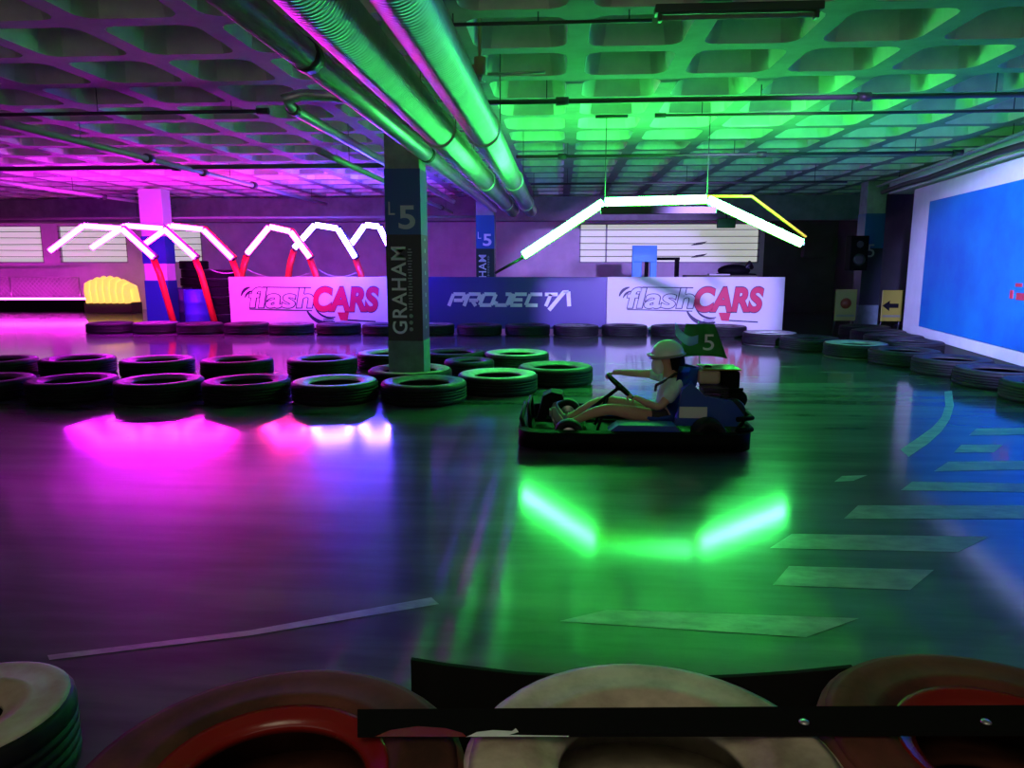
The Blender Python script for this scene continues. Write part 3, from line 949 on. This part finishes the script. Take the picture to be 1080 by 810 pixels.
fb.tube([(-0.9, -0.35, 0.12), (-0.92, -0.3, 0.32), (-0.92, 0.3, 0.32), (-0.9, 0.35, 0.12)], 0.016, 10)
fb.build('front_bumper', 'kart_black', kart)
nf = MB().prism([(-0.86, 0.12), (-0.8, 0.36), (-0.72, 0.4), (-0.62, 0.38), (-0.6, 0.33), (-0.7, 0.3), (-0.78, 0.12)], 0.06, 0.3)
nf.build('front_fairing', 'kart_black', kart)
for s in (-1, 1):
    side = MB()
    side.prism([(-0.2, 0.1), (0.36, 0.1), (0.4, 0.17), (0.34, 0.24), (-0.14, 0.24), (-0.22, 0.18)], s * 0.42, s * 0.62)
    side.build('side_pod', 'kart_blue', kart)
def kwheel(x, y, R, wd):
    t = MB().lathe([(R * 0.55, -wd / 2), (R * 0.9, -wd / 2), (R, -wd * 0.36), (R, wd * 0.36), (R * 0.9, wd / 2), (R * 0.55, wd / 2)], 28, closed=True, axis='Y')
    o = t.build('wheel', 'rubber', kart, (x, y, R))
    MB().lathe([(0.02, -wd * 0.52), (R * 0.3, -wd * 0.5), (R * 0.42, -wd * 0.38), (R * 0.56, -wd * 0.46), (R * 0.56, wd * 0.46), (R * 0.3, wd * 0.45), (0.02, wd * 0.52)], 24, axis='Y').build('rim', 'steel' if R < 0.14 else 'kart_black', o)
for s in (-1, 1):
    kwheel(-0.56, s * 0.5, 0.13, 0.13)
    kwheel(0.64, s * 0.52, 0.145, 0.2)
MB().tube([(0.64, -0.5, 0.145), (0.64, 0.5, 0.145)], 0.018, 10).build('rear_axle', 'steel', kart)
MB().tube([(-0.56, -0.46, 0.13), (-0.56, 0.46, 0.13)], 0.014, 10).build('front_axle', 'steel', kart)
# steering
sc = Vector((-0.08, 0, 0.47))
ax = Vector((0.66, 0, 0.75)).normalized()
u1 = Vector((0, 1, 0))
u2 = ax.cross(u1)
sw = MB().tube([sc + (u1 * math.cos(2 * PI * k / 28) + u2 * math.sin(2 * PI * k / 28)) * 0.155 for k in range(28)], 0.016, 8, closed=True)
for a in (PI / 2 * 3, PI / 6, PI * 5 / 6):
    sw.tube([sc - ax * 0.02, sc + (u1 * math.cos(a) + u2 * math.sin(a)) * 0.155], 0.01, 6)
sw.ell(sc - ax * 0.01, (0.04, 0.04, 0.03), 12, 8)
sw.build('steering_wheel', 'kart_black', kart)
MB().tube([sc, (-0.52, 0, 0.12)], 0.018, 8).build('steering_column', 'kart_black', kart)
MB().tube([(-0.3, -0.18, 0.07), (-0.2, -0.04, 0.36), (-0.2, 0.04, 0.36), (-0.3, 0.18, 0.07)], 0.014, 8).build('column_hoop', 'kart_black', kart)
for s in (-1, 1):
    MB().tube([(-0.66, s * 0.14, 0.07), (-0.72, s * 0.14, 0.24)], 0.012, 8).box((-0.725, s * 0.14, 0.25), (0.02, 0.09, 0.06), 0.006).build('pedal', 'steel', kart)
# seat shell
st = MB()
cen = [(0.02, 0.15), (0.14, 0.1), (0.3, 0.09), (0.42, 0.12), (0.5, 0.22), (0.56, 0.38), (0.6, 0.54), (0.63, 0.66)]
grid = []
for off in (0.0, 0.022):
    rows = []
    for i, (x, z) in enumerate(cen):
        row = []
        for k in range(11):
            t = k / 5 - 1
            lift = abs(t) ** 3
            back = i / (len(cen) - 1)
            hw = 0.2 + 0.03 * math.sin(back * PI)
            if i == len(cen) - 1:
                hw = 0.14
            row.append(st._v((x - lift * (0.2 if back > 0.5 else 0.05) - off * (-0.7 if back > 0.5 else 0), t * hw, z + lift * (0.14 if back < 0.6 else 0.03) - off)))
        rows.append(row)
    grid.append(rows)
for rows in grid:
    for i in range(len(cen) - 1):
        for k in range(10):
            st._f([rows[i][k], rows[i][k + 1], rows[i + 1][k + 1], rows[i + 1][k]], True)
A, B = grid
for i in range(len(cen) - 1):
    for k in (0, 10):
        st._f([A[i][k], A[i + 1][k], B[i + 1][k], B[i][k]])
for k in range(10):
    for i in (0, len(cen) - 1):
        st._f([A[i][k], A[i][k + 1], B[i][k + 1], B[i][k]])
st.build('seat', 'kart_blue', kart)
# rear guard with number plate
MB().prism([(0.36, 0.2), (0.9, 0.2), (0.96, 0.3), (0.86, 0.42), (0.62, 0.46), (0.5, 0.58), (0.42, 0.52), (0.4, 0.34)], -0.42, -0.34).build('rear_side_panel', 'kart_blue', kart)
MB().box((0.52, -0.425, 0.32), (0.24, 0.01, 0.1), 0.004).build('number_plate', 'paper', kart)
en = MB()
en.box((0.74, -0.16, 0.28), (0.24, 0.26, 0.22), 0.02)
for k in range(6):
    en.box((0.74, -0.16, 0.4 + k * 0.022), (0.22, 0.24, 0.008))
en.lathe([(0.03, -0.32), (0.1, -0.32), (0.11, -0.28), (0.11, -0.24), (0.03, -0.24)], 20, axis='Y', c=(0.88, -0.05, 0.32))
en.build('engine', 'dark_metal', kart)
MB().box((0.71, -0.02, 0.585), (0.2, 0.22, 0.13), 0.03).build('fuel_tank', 'kart_tan', kart)
MB().lathe([(0.02, 0), (0.035, 0), (0.035, 0.025), (0.02, 0.03)], 14, c=(0.71, -0.02, 0.65)).build('fuel_cap', 'kart_black', kart)
MB().box((0.9, 0.0, 0.56), (0.16, 0.3, 0.18), 0.03).build('air_box', 'kart_black', kart)
MB().box((0.81, 0.0, 0.66), (0.34, 0.34, 0.012), 0.003).build('tank_cover', 'yellow_sign', kart)
MB().lathe([(0.02, -0.2), (0.085, -0.18), (0.09, 0.0), (0.085, 0.14), (0.02, 0.16)], 20, axis='Y', c=(0.95, -0.02, 0.4)).build('exhaust_muffler', 'kart_black', kart)
rb = MB()
for z in (0.2, 0.3):
    rb.tube([(0.86, -0.6, z), (1.0, -0.52, z), (1.02, 0, z), (1.0, 0.52, z), (0.86, 0.6, z)], 0.022, 10)
for y in (-0.36, 0.36):
    rb.tube([(0.9, y, 0.08), (1.0, y, 0.3)], 0.016, 8)
    rb.tube([(0.66, y * 0.7, 0.1), (0.82, y * 0.7, 0.5), (0.98, y * 0.7, 0.5)], 0.014, 8)
rb.build('rear_bumper', 'kart_black', kart)
MB().tube([(0.72, 0.25, 0.1), (0.66, 0.25, 1.06)], 0.008, 8).build('flag_pole', 'steel', kart)
def cloth(pts_fn, nu, nv, th=0.004):
    mb = MB()
    L0 = [[mb._v(pts_fn(i / nu, j / nv)) for j in range(nv + 1)] for i in range(nu + 1)]
    L1 = [[mb._v(Vector(pts_fn(i / nu, j / nv)) + Vector((0, th, 0))) for j in range(nv + 1)] for i in range(nu + 1)]
    for g_ in (L0, L1):
        for i in range(nu):
            for j in range(nv):
                mb._f([g_[i][j], g_[i + 1][j], g_[i + 1][j + 1], g_[i][j + 1]], True)
    for i in range(nu):
        for j in (0, nv):
            mb._f([L0[i][j], L0[i + 1][j], L1[i + 1][j], L1[i][j]])
    for j in range(nv):
        for i in (0, nu):
            mb._f([L0[i][j], L0[i][j + 1], L1[i][j + 1], L1[i][j]])
    return mb
def flagp(u, v):    # v up; narrow top, wide hem
    xl, xr = 0.52 + 0.02 * v - 0.04 * (1 - v), 0.94 - 0.14 * v
    x = xl + (xr - xl) * u
    return (x, 0.22 + 0.02 * math.sin(u * 9 + v * 2), 0.71 + 0.33 * v - 0.05 * u * (1 - v) * 0 + 0.03 * math.sin(u * PI) * (1 - v))
fl = cloth(flagp, 14, 10).build('flag', 'flag_green', kart)
text_mesh('numeral', '5', 'ink_white', fl, 0.1, 0.15, (0.75, 0.87), 0.19, 0.004)
def bluep(u, v):
    return (0.43 + 0.22 * u, 0.17 + 0.015 * math.sin(u * 8), 0.83 + 0.12 * (1 - u) + (0.11 - 0.03 * u) * v - 0.1 * math.sin(u * PI) * 0.6 + 0.03 * u)
cloth(bluep, 10, 4).build('flag_corner', 'flag_blue', fl)

# ------------------------------------------------------------------ driver
def skin_obj(name, chains, m, parent, sub=2):
    """chains: list of (list of (x,y,z,radius), list of extra edges); each grown as its own skin then joined."""
    out = bmesh.new()
    for pts, edges in chains:
        me = bpy.data.meshes.new('grow')
        me.from_pydata([q[:3] for q in pts], edges or [(i, i + 1) for i in range(len(pts) - 1)], [])
        ob = bpy.data.objects.new('grow', me)
        C.objects.link(ob)
        sk = ob.modifiers.new('s', 'SKIN')
        sk.use_smooth_shade = True
        ly = me.skin_vertices[0].data if me.skin_vertices else None
        if ly is None:
            continue
        for i, q in enumerate(pts):
            r = q[3] if isinstance(q[3], tuple) else (q[3], q[3])
            ly[i].radius = r
            ly[i].use_root = i == 0
        sb = ob.modifiers.new('d', 'SUBSURF')
        sb.levels = sub
        sb.render_levels = sub
        dg = bpy.context.evaluated_depsgraph_get()
        m2 = bpy.data.meshes.new_from_object(ob.evaluated_get(dg))
        out.from_mesh(m2)
        bpy.data.objects.remove(ob)
    me = bpy.data.meshes.new(name)
    for f_ in out.faces:
        f_.smooth = True
    out.to_mesh(me)
    out.free()
    me.materials.append(M[m])
    o = bpy.data.objects.new(name, me)
    C.objects.link(o)
    o.parent = parent
    return o
def ensure_skin_layer():
    pass
drv = thing('person', 'kart driver in pale shirt, dark shorts and white helmet holding the wheel', 'person', (0.64, 6.75, 0))
J = dict(pel=(0.33, 0, 0.21), abd=(0.37, 0, 0.32), che=(0.4, 0, 0.45), nek=(0.385, 0, 0.6), hed=(0.345, 0, 0.71), top=(0.335, 0, 0.83))
body = [(*J['pel'], 0.125), (*J['abd'], 0.115), (*J['che'], 0.125), (*J['nek'], 0.055), (*J['hed'], 0.082), (*J['top'], 0.072)]
ed = [(0, 1), (1, 2), (2, 3), (3, 4), (4, 5)]
def add_limb(start, pts):
    prev = start
    for q in pts:
        body.append(q)
        ed.append((prev, len(body) - 1))
        prev = len(body) - 1
# near arm (-y) bent to the lower rim, far arm stretched to the upper rim
hand_n = Vector((0.03, -0.13, 0.4))
hand_f = Vector((-0.15, 0.1, 0.585))
add_limb(2, [(0.4, -0.17, 0.52, 0.058), (0.33, -0.24, 0.42, 0.046), (0.25, -0.265, 0.33, 0.04), (0.15, -0.22, 0.355, 0.036), (0.065, -0.155, 0.39, 0.026), (*hand_n, 0.03)])
add_limb(2, [(0.38, 0.17, 0.54, 0.058), (0.25, 0.22, 0.56, 0.046), (0.12, 0.23, 0.56, 0.038), (0.0, 0.18, 0.575, 0.034), (-0.1, 0.12, 0.59, 0.025), (*hand_f, 0.03)])
for s in (-1, 1):
    add_limb(0, [(0.28, s * 0.11, 0.2, 0.088), (0.05, s * 0.17, 0.25, 0.075), (-0.18, s * 0.2, 0.3, 0.058), (-0.33, s * 0.18, 0.26, 0.054), (-0.5, s * 0.15, 0.17, 0.036), (-0.6, s * 0.14, 0.13, 0.036), (-0.68, s * 0.14, 0.24, 0.03)])
chains = [(body, ed)]
def fingers(hc, away, spread, curl):
    hc, away, spread, curl = (Vector(v).normalized() if i else Vector(v) for i, v in enumerate((hc, away, spread, curl)))
    for k, L in enumerate((0.062, 0.072, 0.068, 0.054)):
        b_ = hc + spread * (-0.03 + 0.02 * k) + away * 0.012
        chains.append(([(*b_, 0.0105), (*(b_ + away * L * 0.45), 0.0095), (*(b_ + away * L * 0.75 + curl * L * 0.35), 0.009), (*(b_ + away * L * 0.55 + curl * L * 0.75), 0.0075)], None))
    b_ = hc - spread * 0.03
    chains.append(([(*b_, 0.012), (*(b_ - spread * 0.025 + curl * 0.02), 0.0105), (*(b_ - spread * 0.02 + curl * 0.045 + away * 0.015), 0.0085)], None))
fingers(hand_n, (-0.8, 0.1, 0.3), (0.1, 1, 0.2), (0.1, 0.1, -1))
fingers(hand_f, (-0.9, -0.1, -0.2), (0.1, -1, 0.1), (0.2, 0, -1))
# face: nose, chin, ears
chains.append(([(0.27, 0, 0.735, 0.012), (0.25, 0, 0.715, 0.016)], None))
chains.append(([(0.3, 0, 0.66, 0.045), (0.28, 0, 0.645, 0.03)], None))
for s in (-1, 1):
    chains.append(([(0.35, s * 0.08, 0.73, 0.012), (0.355, s * 0.092, 0.71, 0.014), (0.345, s * 0.085, 0.69, 0.01)], None))
BODY = skin_obj('body', chains, 'skin', drv)
# clothing
skin_obj('shirt', [([(0.34, 0, 0.22, 0.13), (0.37, 0, 0.32, 0.13), (0.4, 0, 0.45, 0.14), (0.39, 0, 0.56, 0.085),
                     (0.4, -0.175, 0.52, 0.074), (0.345, -0.235, 0.43, 0.066), (0.3, -0.255, 0.385, 0.06),
                     (0.38, 0.175, 0.54, 0.074), (0.28, 0.215, 0.56, 0.066), (0.2, 0.225, 0.56, 0.06)],
                    [(0, 1), (1, 2), (2, 3), (2, 4), (4, 5), (5, 6), (2, 7), (7, 8), (8, 9)])], 'shirt', drv)
skin_obj('shorts', [([(0.35, 0, 0.2, 0.135), (0.27, -0.115, 0.2, 0.105), (0.12, -0.155, 0.235, 0.095), (0.27, 0.115, 0.2, 0.105), (0.12, 0.155, 0.235, 0.095)],
                     [(0, 1), (1, 2), (0, 3), (3, 4)])], 'shorts', drv)
for s in (-1, 1):
    sh = skin_obj('shoe', [([(-0.55, s * 0.145, 0.145, 0.046), (-0.62, s * 0.14, 0.13, 0.045), (-0.67, s * 0.14, 0.2, 0.042), (-0.71, s * 0.14, 0.3, 0.034)], None)], 'shoe', drv)
# helmet: open-face shell with peak and trim
hm = MB()
hm.T = Matrix.Translation((0.345, 0, 0.765)) @ Matrix.Rotation(math.radians(-8), 4, 'Y')
hm.ell((0, 0, 0), (0.155, 0.128, 0.15), 28, 12, 0.0, 1.0)
seg = 28
low0, low1 = [], []
for k in range(15):
    a = -PI * 0.5 + PI * 1.0 * k / 14
    low0.append(hm._v((0.155 * math.cos(a), 0.128 * math.sin(a), 0.0)))
    low1.append(hm._v((0.14 * math.cos(a) + 0.01, 0.118 * math.sin(a), -0.12)))
hm.mi = 1
for k in range(14):
    hm._f([low0[k], low0[k + 1], low1[k + 1], low1[k]], True)
H = hm.build('helmet', ['helmet', 'kart_black'], drv)
pk = MB()
pk.T = Matrix.Translation((0.345, 0, 0.765)) @ Matrix.Rotation(math.radians(-8), 4, 'Y')
pk.prism([(-0.12 - 0.065 * math.cos(a), 0.12 * math.sin(a)) for a in [PI * (k / 12 - 0.5) for k in range(13)]], 0.02, 0.034, 'xy')
pk.build('peak', 'helmet', H)
tr = MB()
tr.T = Matrix.Translation((0.345, 0, 0.765)) @ Matrix.Rotation(math.radians(-8), 4, 'Y')
tr.tube([(0.158 * math.cos(2 * PI * k / 32), 0.131 * math.sin(2 * PI * k / 32), 0.0) for k in range(32)], 0.012, 8, closed=True)
tr.build('trim_band', 'helmet_trim', H)
skin_obj('hair', [([(0.4, 0, 0.7, 0.075), (0.42, 0, 0.65, 0.07), (0.42, 0, 0.6, 0.05)], None)], 'hair', drv)
mk_ = MB()
mk_.T = Matrix.Translation((0.262, 0, 0.668)) @ Matrix.Rotation(math.radians(-14), 4, 'Y')
mk_.ell((0, 0, 0), (0.062, 0.066, 0.082), 20, 12)
mk_.build('face_mask', 'mask', drv)
MB().tube([(0.45, -0.1, 0.62), (0.4, -0.13, 0.615), (0.33, -0.13, 0.56), (0.24, -0.07, 0.5), (0.245, 0.0, 0.44)], 0.014, 8).build('shoulder_strap', 'hair', drv)
for s in (-1, 1):
    MB().ell((0.263, s * 0.032, 0.745), (0.008, 0.012, 0.009), 10, 6).build('eye', 'hair', drv)

# ------------------------------------------------------------------ far background objects
def drum(label, x, Y, m):
    q = ony(x, 300, Y)
    root = thing('drum', label, 'drum', (q.x, Y, 0))
    pr = [(0.02, 0.0), (0.29, 0.0), (0.3, 0.03)]
    for z in (0.3, 0.6):
        pr += [(0.3, z - 0.03), (0.315, z), (0.3, z + 0.03)]
    pr += [(0.3, 0.9), (0.29, 0.94), (0.27, 0.92), (0.02, 0.92)]
    MB().lathe(pr, 30).build('barrel', m, root)
    MB().lathe([(0.02, 0), (0.03, 0), (0.03, 0.025), (0.02, 0.025)], 12, c=(0.15, -0.05, 0.92)).build('bung', 'dark_metal', root)
    return root
drum('blue plastic drum among the red arch posts', 206, 18.6, 'drum_blue')
drum('dark drum between the far-left pillar and the blue drum', 190, 19.6, 'navy')
q = ony(232, 300, 19.6)
for k in range(6):
    tyre('tyre in the pink-lit stack left of the banner, %s from the floor' % ORD[k], (q.x, 19.6 + 0.03 * (k % 2), k * 0.24), R=0.44, r=0.24, h=0.239, side='rubber_grey', group='pink-lit tyre stack')
q = ony(206, 300, 20.8)
for k in range(7):
    tyre('tyre in the dark stack behind the blue drum, %s from the floor' % ORD[k], (q.x + 0.04 * (k % 2), 20.8, k * 0.24), R=0.4, r=0.22, h=0.239, side='rubber_side', group='dark tyre stack')
# ribbed orange barrier, kerb wall and its light strip, mesh fence
a, b = ony(96, 320, 23.4), ony(143, 320, 23.4)
root = thing('ribbed_barrier', 'orange ribbed barrier with painted-in glow on the far kerb beside the left pillar', 'barrier', ((a.x + b.x) / 2, 23.4, 0))
wd = b.x - a.x
for k in range(7):
    x = -wd / 2 + wd * (k + 0.5) / 7
    t = abs(k - 2.6) / 4
    h = 0.78 - 0.16 * t * t * 2
    pts = [(x + 0.02, -0.25, 0.32), (x - 0.01, -0.27, 0.32 + h * 0.6), (x - 0.03, -0.2, 0.32 + h * 0.9), (x - 0.03, 0, 0.32 + h), (x - 0.02, 0.2, 0.32 + h * 0.9), (x + 0.02, 0.25, 0.32)]
    MB().tube(pts, wd / 14 * 1.02, 10).build('rib', 'orange', root)
MB().box((0, 0, 0.17), (wd + 0.1, 0.6, 0.34), 0.02).build('plinth', 'olive', root)
c0, c1 = ony(-60, 316, 23.8), ony(94, 316, 23.8)
root = thing('kerb_barrier', 'low dark curved barrier with a glowing strip at the far left', 'barrier', (c1.x, 23.8, 0))
L = c0.x - c1.x
pts = [(L * k / 8, -0.35 * math.sin(PI * k / 16), 0) for k in range(9)]
mb = MB()
for k in range(8):
    p0, p1 = Vector(pts[k]), Vector(pts[k + 1])
    vs = []
    for z in (0.0, 0.4):
        for p_ in (p0, p1):
            for dy in (-0.1, 0.1):
                vs.append(mb._v((p_.x, p_.y + dy, z)))
    for qd in ((0, 1, 3, 2), (4, 5, 7, 6), (0, 2, 6, 4), (1, 3, 7, 5)):
        mb._f([vs[i] for i in qd])
    if k in (0, 7):
        mb._f([vs[i] for i in ((0, 1, 5, 4) if k == 0 else (2, 3, 7, 6))])
mb.build('kerb_wall', 'kart_black', root)
MB().tube([(x, y - 0.04, 0.43) for x, y, _ in pts], 0.035, 8).build('light_strip', 'kerb_led', root)
f0, f1 = ony(-60, 305, 24.5), ony(84, 305, 24.5)
root = thing('mesh_fence', 'low chain mesh fence under the left windows', 'fence', ((f0.x + f1.x) / 2, 24.5, 0))
wd = f1.x - f0.x
mb = MB()
nn = int(wd / 0.16)
for k in range(nn + 1):
    x = -wd / 2 + wd * k / nn
    for s in (-1, 1):
        x2 = x + s * 0.7
        xe = max(-wd / 2, min(wd / 2, x2))
        ze = 0.42 + 0.7 * abs(xe - x) / 0.7
        if abs(xe - x) > 0.01:
            mb.tube([(x, 0, 0.42), (xe, 0, ze)], 0.012, 4)
mb.build('mesh', 'wire_pale', root)
mb = MB().tube([(-wd / 2, 0, 1.13), (wd / 2, 0, 1.13)], 0.02, 8).tube([(-wd / 2, 0, 0.42), (wd / 2, 0, 0.42)], 0.02, 8)
mb.build('rail', 'steel', root)
for s in (-1, 0, 1):
    MB().tube([(s * wd / 2, 0, 0), (s * wd / 2, 0, 1.13)], 0.03, 8).build('fence_post', 'steel', root)
# things behind the right-hand banner
BG = 18.6
def at(x, y, Y=BG):
    return ony(x, y, Y)
a, b = at(667, 259), at(693, 259)
root = thing('blue_stand', 'bright blue arch-shaped stand rising behind the right-hand banner', 'stand', ((a.x + b.x) / 2, BG, 0))
wd, h = b.x - a.x, a.z
MB().box((0, 0, h - 0.2), (wd, 0.12, 0.4), 0.01).build('header', 'sky_blue', root)
for s in (-1, 1):
    MB().box((s * (wd / 2 - (0.12 if s < 0 else 0.08)), 0, (h - 0.4) / 2), (0.24 if s < 0 else 0.16, 0.12, h - 0.4), 0.008).build('leg', 'sky_blue', root)
a, b = at(682, 272), at(718, 272)
root = thing('service_desk', 'dark desk with raised shelf beside the blue stand behind the banner', 'desk', ((a.x + b.x) / 2, BG + 0.3, 0))
wd = b.x - a.x
MB().box((0, 0, a.z - 0.02), (wd, 0.35, 0.07), 0.005).build('top_shelf', 'kart_black', root)
MB().box((0, 0.02, 1.0), (wd - 0.06, 0.5, 0.04), 0.005).build('desktop', 'kart_black', root)
for s in (-1, 1):
    MB().box((s * (wd / 2 - 0.04), 0.02, (a.z - 0.05) / 2), (0.07, 0.3, a.z - 0.05)).build('upright', 'kart_black', root)
q = at(785, 287)
root = thing('equipment_heap', 'dark machine with bent pipe just visible over the right-hand banner top', 'machine', (q.x, BG + 0.9, 0))
MB().box((0, 0, 0.675), (0.9, 0.8, 1.35), 0.05).build('stand_crate', 'kart_black', root)
MB().ell((-0.05, 0, 1.42), (0.42, 0.25, 0.16), 18, 10).build('seat_shell', 'kart_black', root)
MB().tube([(0.18, -0.1, 1.4), (0.32, -0.1, 1.62), (0.42, 0.1, 1.5)], 0.06, 8).build('bent_pipe', 'dark_metal', root)
q = at(755, 288)
tag(MB().box((0, 0, 0), (0.5, 0.3, 0.03), 0.01).build('crumpled_sheet', 'paper', loc=(q.x, BG - 0.3, 1.335)), 'crumpled white sheet lying on the cabinet behind the right-hand banner', 'sheet')
a, b = at(700, 290), at(772, 290)
tag(MB().box((0, 0, 0.66), (b.x - a.x, 0.6, 1.32), 0.02).build('low_cabinet', 'olive', loc=((a.x + b.x) / 2 + 0.45, BG - 0.35, 0)), 'low olive cabinet behind the right-hand banner', 'cabinet')
for k, (x, y) in enumerate(((738, 257), (738, 270))):
    q = at(x, y, 24.85)
    tag(MB().prism([(-0.28, -0.06), (-0.1, 0.03), (0.28, 0.08), (0.1, -0.02)], -0.01, 0.01).build('dark_decal', 'wire', loc=(q.x, 24.97, q.z)), ['upper dark streak mark on the wide window blind', 'lower dark streak mark on the wide window blind'][k], 'decal')
q = at(769, 240, 21.0)
root = thing('ceiling_box', 'small green box on the far beam above the wide window', 'box', (q.x, 21.4, 2.72))
MB().box((0, 0, 0), (0.5, 0.16, 0.26), 0.02).build('housing', 'flag_green', root)  # housing takes the same plain green as the flag
MB().tube([(0, 0, 0.12), (0, 0, 0.45)], 0.02, 8).build('stem', 'pipe_dark', root)
# yellow boards at the right
for k, (x, y, Y, lab) in enumerate(((893, 305, 17.2, 'yellow warning board with a red disc in front of the dark right pillar'), (942, 306, 17.6, 'yellow warning board with a dark arrow partly behind the mural frame'))):
    q = ony(x, y, Y)
    root = thing('warning_board', lab, 'sign', (q.x, Y, 0), 0, 'yellow warning boards')
    h = q.z
    MB().box((0, 0, h - 0.36), (0.48, 0.03, 0.72), 0.01).build('board', 'yellow_sign', root)
    if k == 0:
        MB().lathe([(0.001, -0.02), (0.12, -0.02), (0.12, -0.012), (0.001, -0.012)], 24, axis='Y', c=(0, 0, h - 0.32)).build('red_disc', 'sign_red', root)
    else:
        MB().prism([(-0.22, h - 0.36), (-0.06, h - 0.24), (-0.06, h - 0.31), (0.14, h - 0.31), (0.14, h - 0.41), (-0.06, h - 0.41), (-0.06, h - 0.48)], -0.022, -0.014).build('arrow', 'kart_black', root)
    MB().box((0, -0.017, h - 0.6), (0.4, 0.006, 0.05)).build('lower_stripe', 'olive', root)
    for s in (-1, 1):
        MB().tube([(s * 0.2, 0.02, h - 0.7), (s * 0.22, 0.12, 0.0)], 0.018, 8).build('leg', 'dark_metal', root)
q = ony(908, 260, 17.7)
root = thing('loudspeaker', 'black loudspeaker hanging on the dark right pillar', 'loudspeaker', (q.x, 17.915, q.z + 0.25))
MB().box((0, 0, -0.4), (0.4, 0.34, 0.8), 0.02).build('cabinet', 'kart_black', root)
for z, r in ((-0.55, 0.14), (-0.2, 0.08)):
    MB().lathe([(r, -0.175), (r * 0.95, -0.19), (r * 0.4, -0.165), (0.01, -0.16)], 22, axis='Y', c=(0, 0, z)).build('cone', 'rubber_side', root)
q = ony(833, 265, 20.0)
tag(MB().box((0, 0, 0), (0.9, 0.3, 0.6), 0.02).build('air_unit', 'dark_wall', loc=(ony(862, 262, 24.7).x, 24.76, 2.1)), 'dark wall unit between the green arch end and the right pillar', 'box')
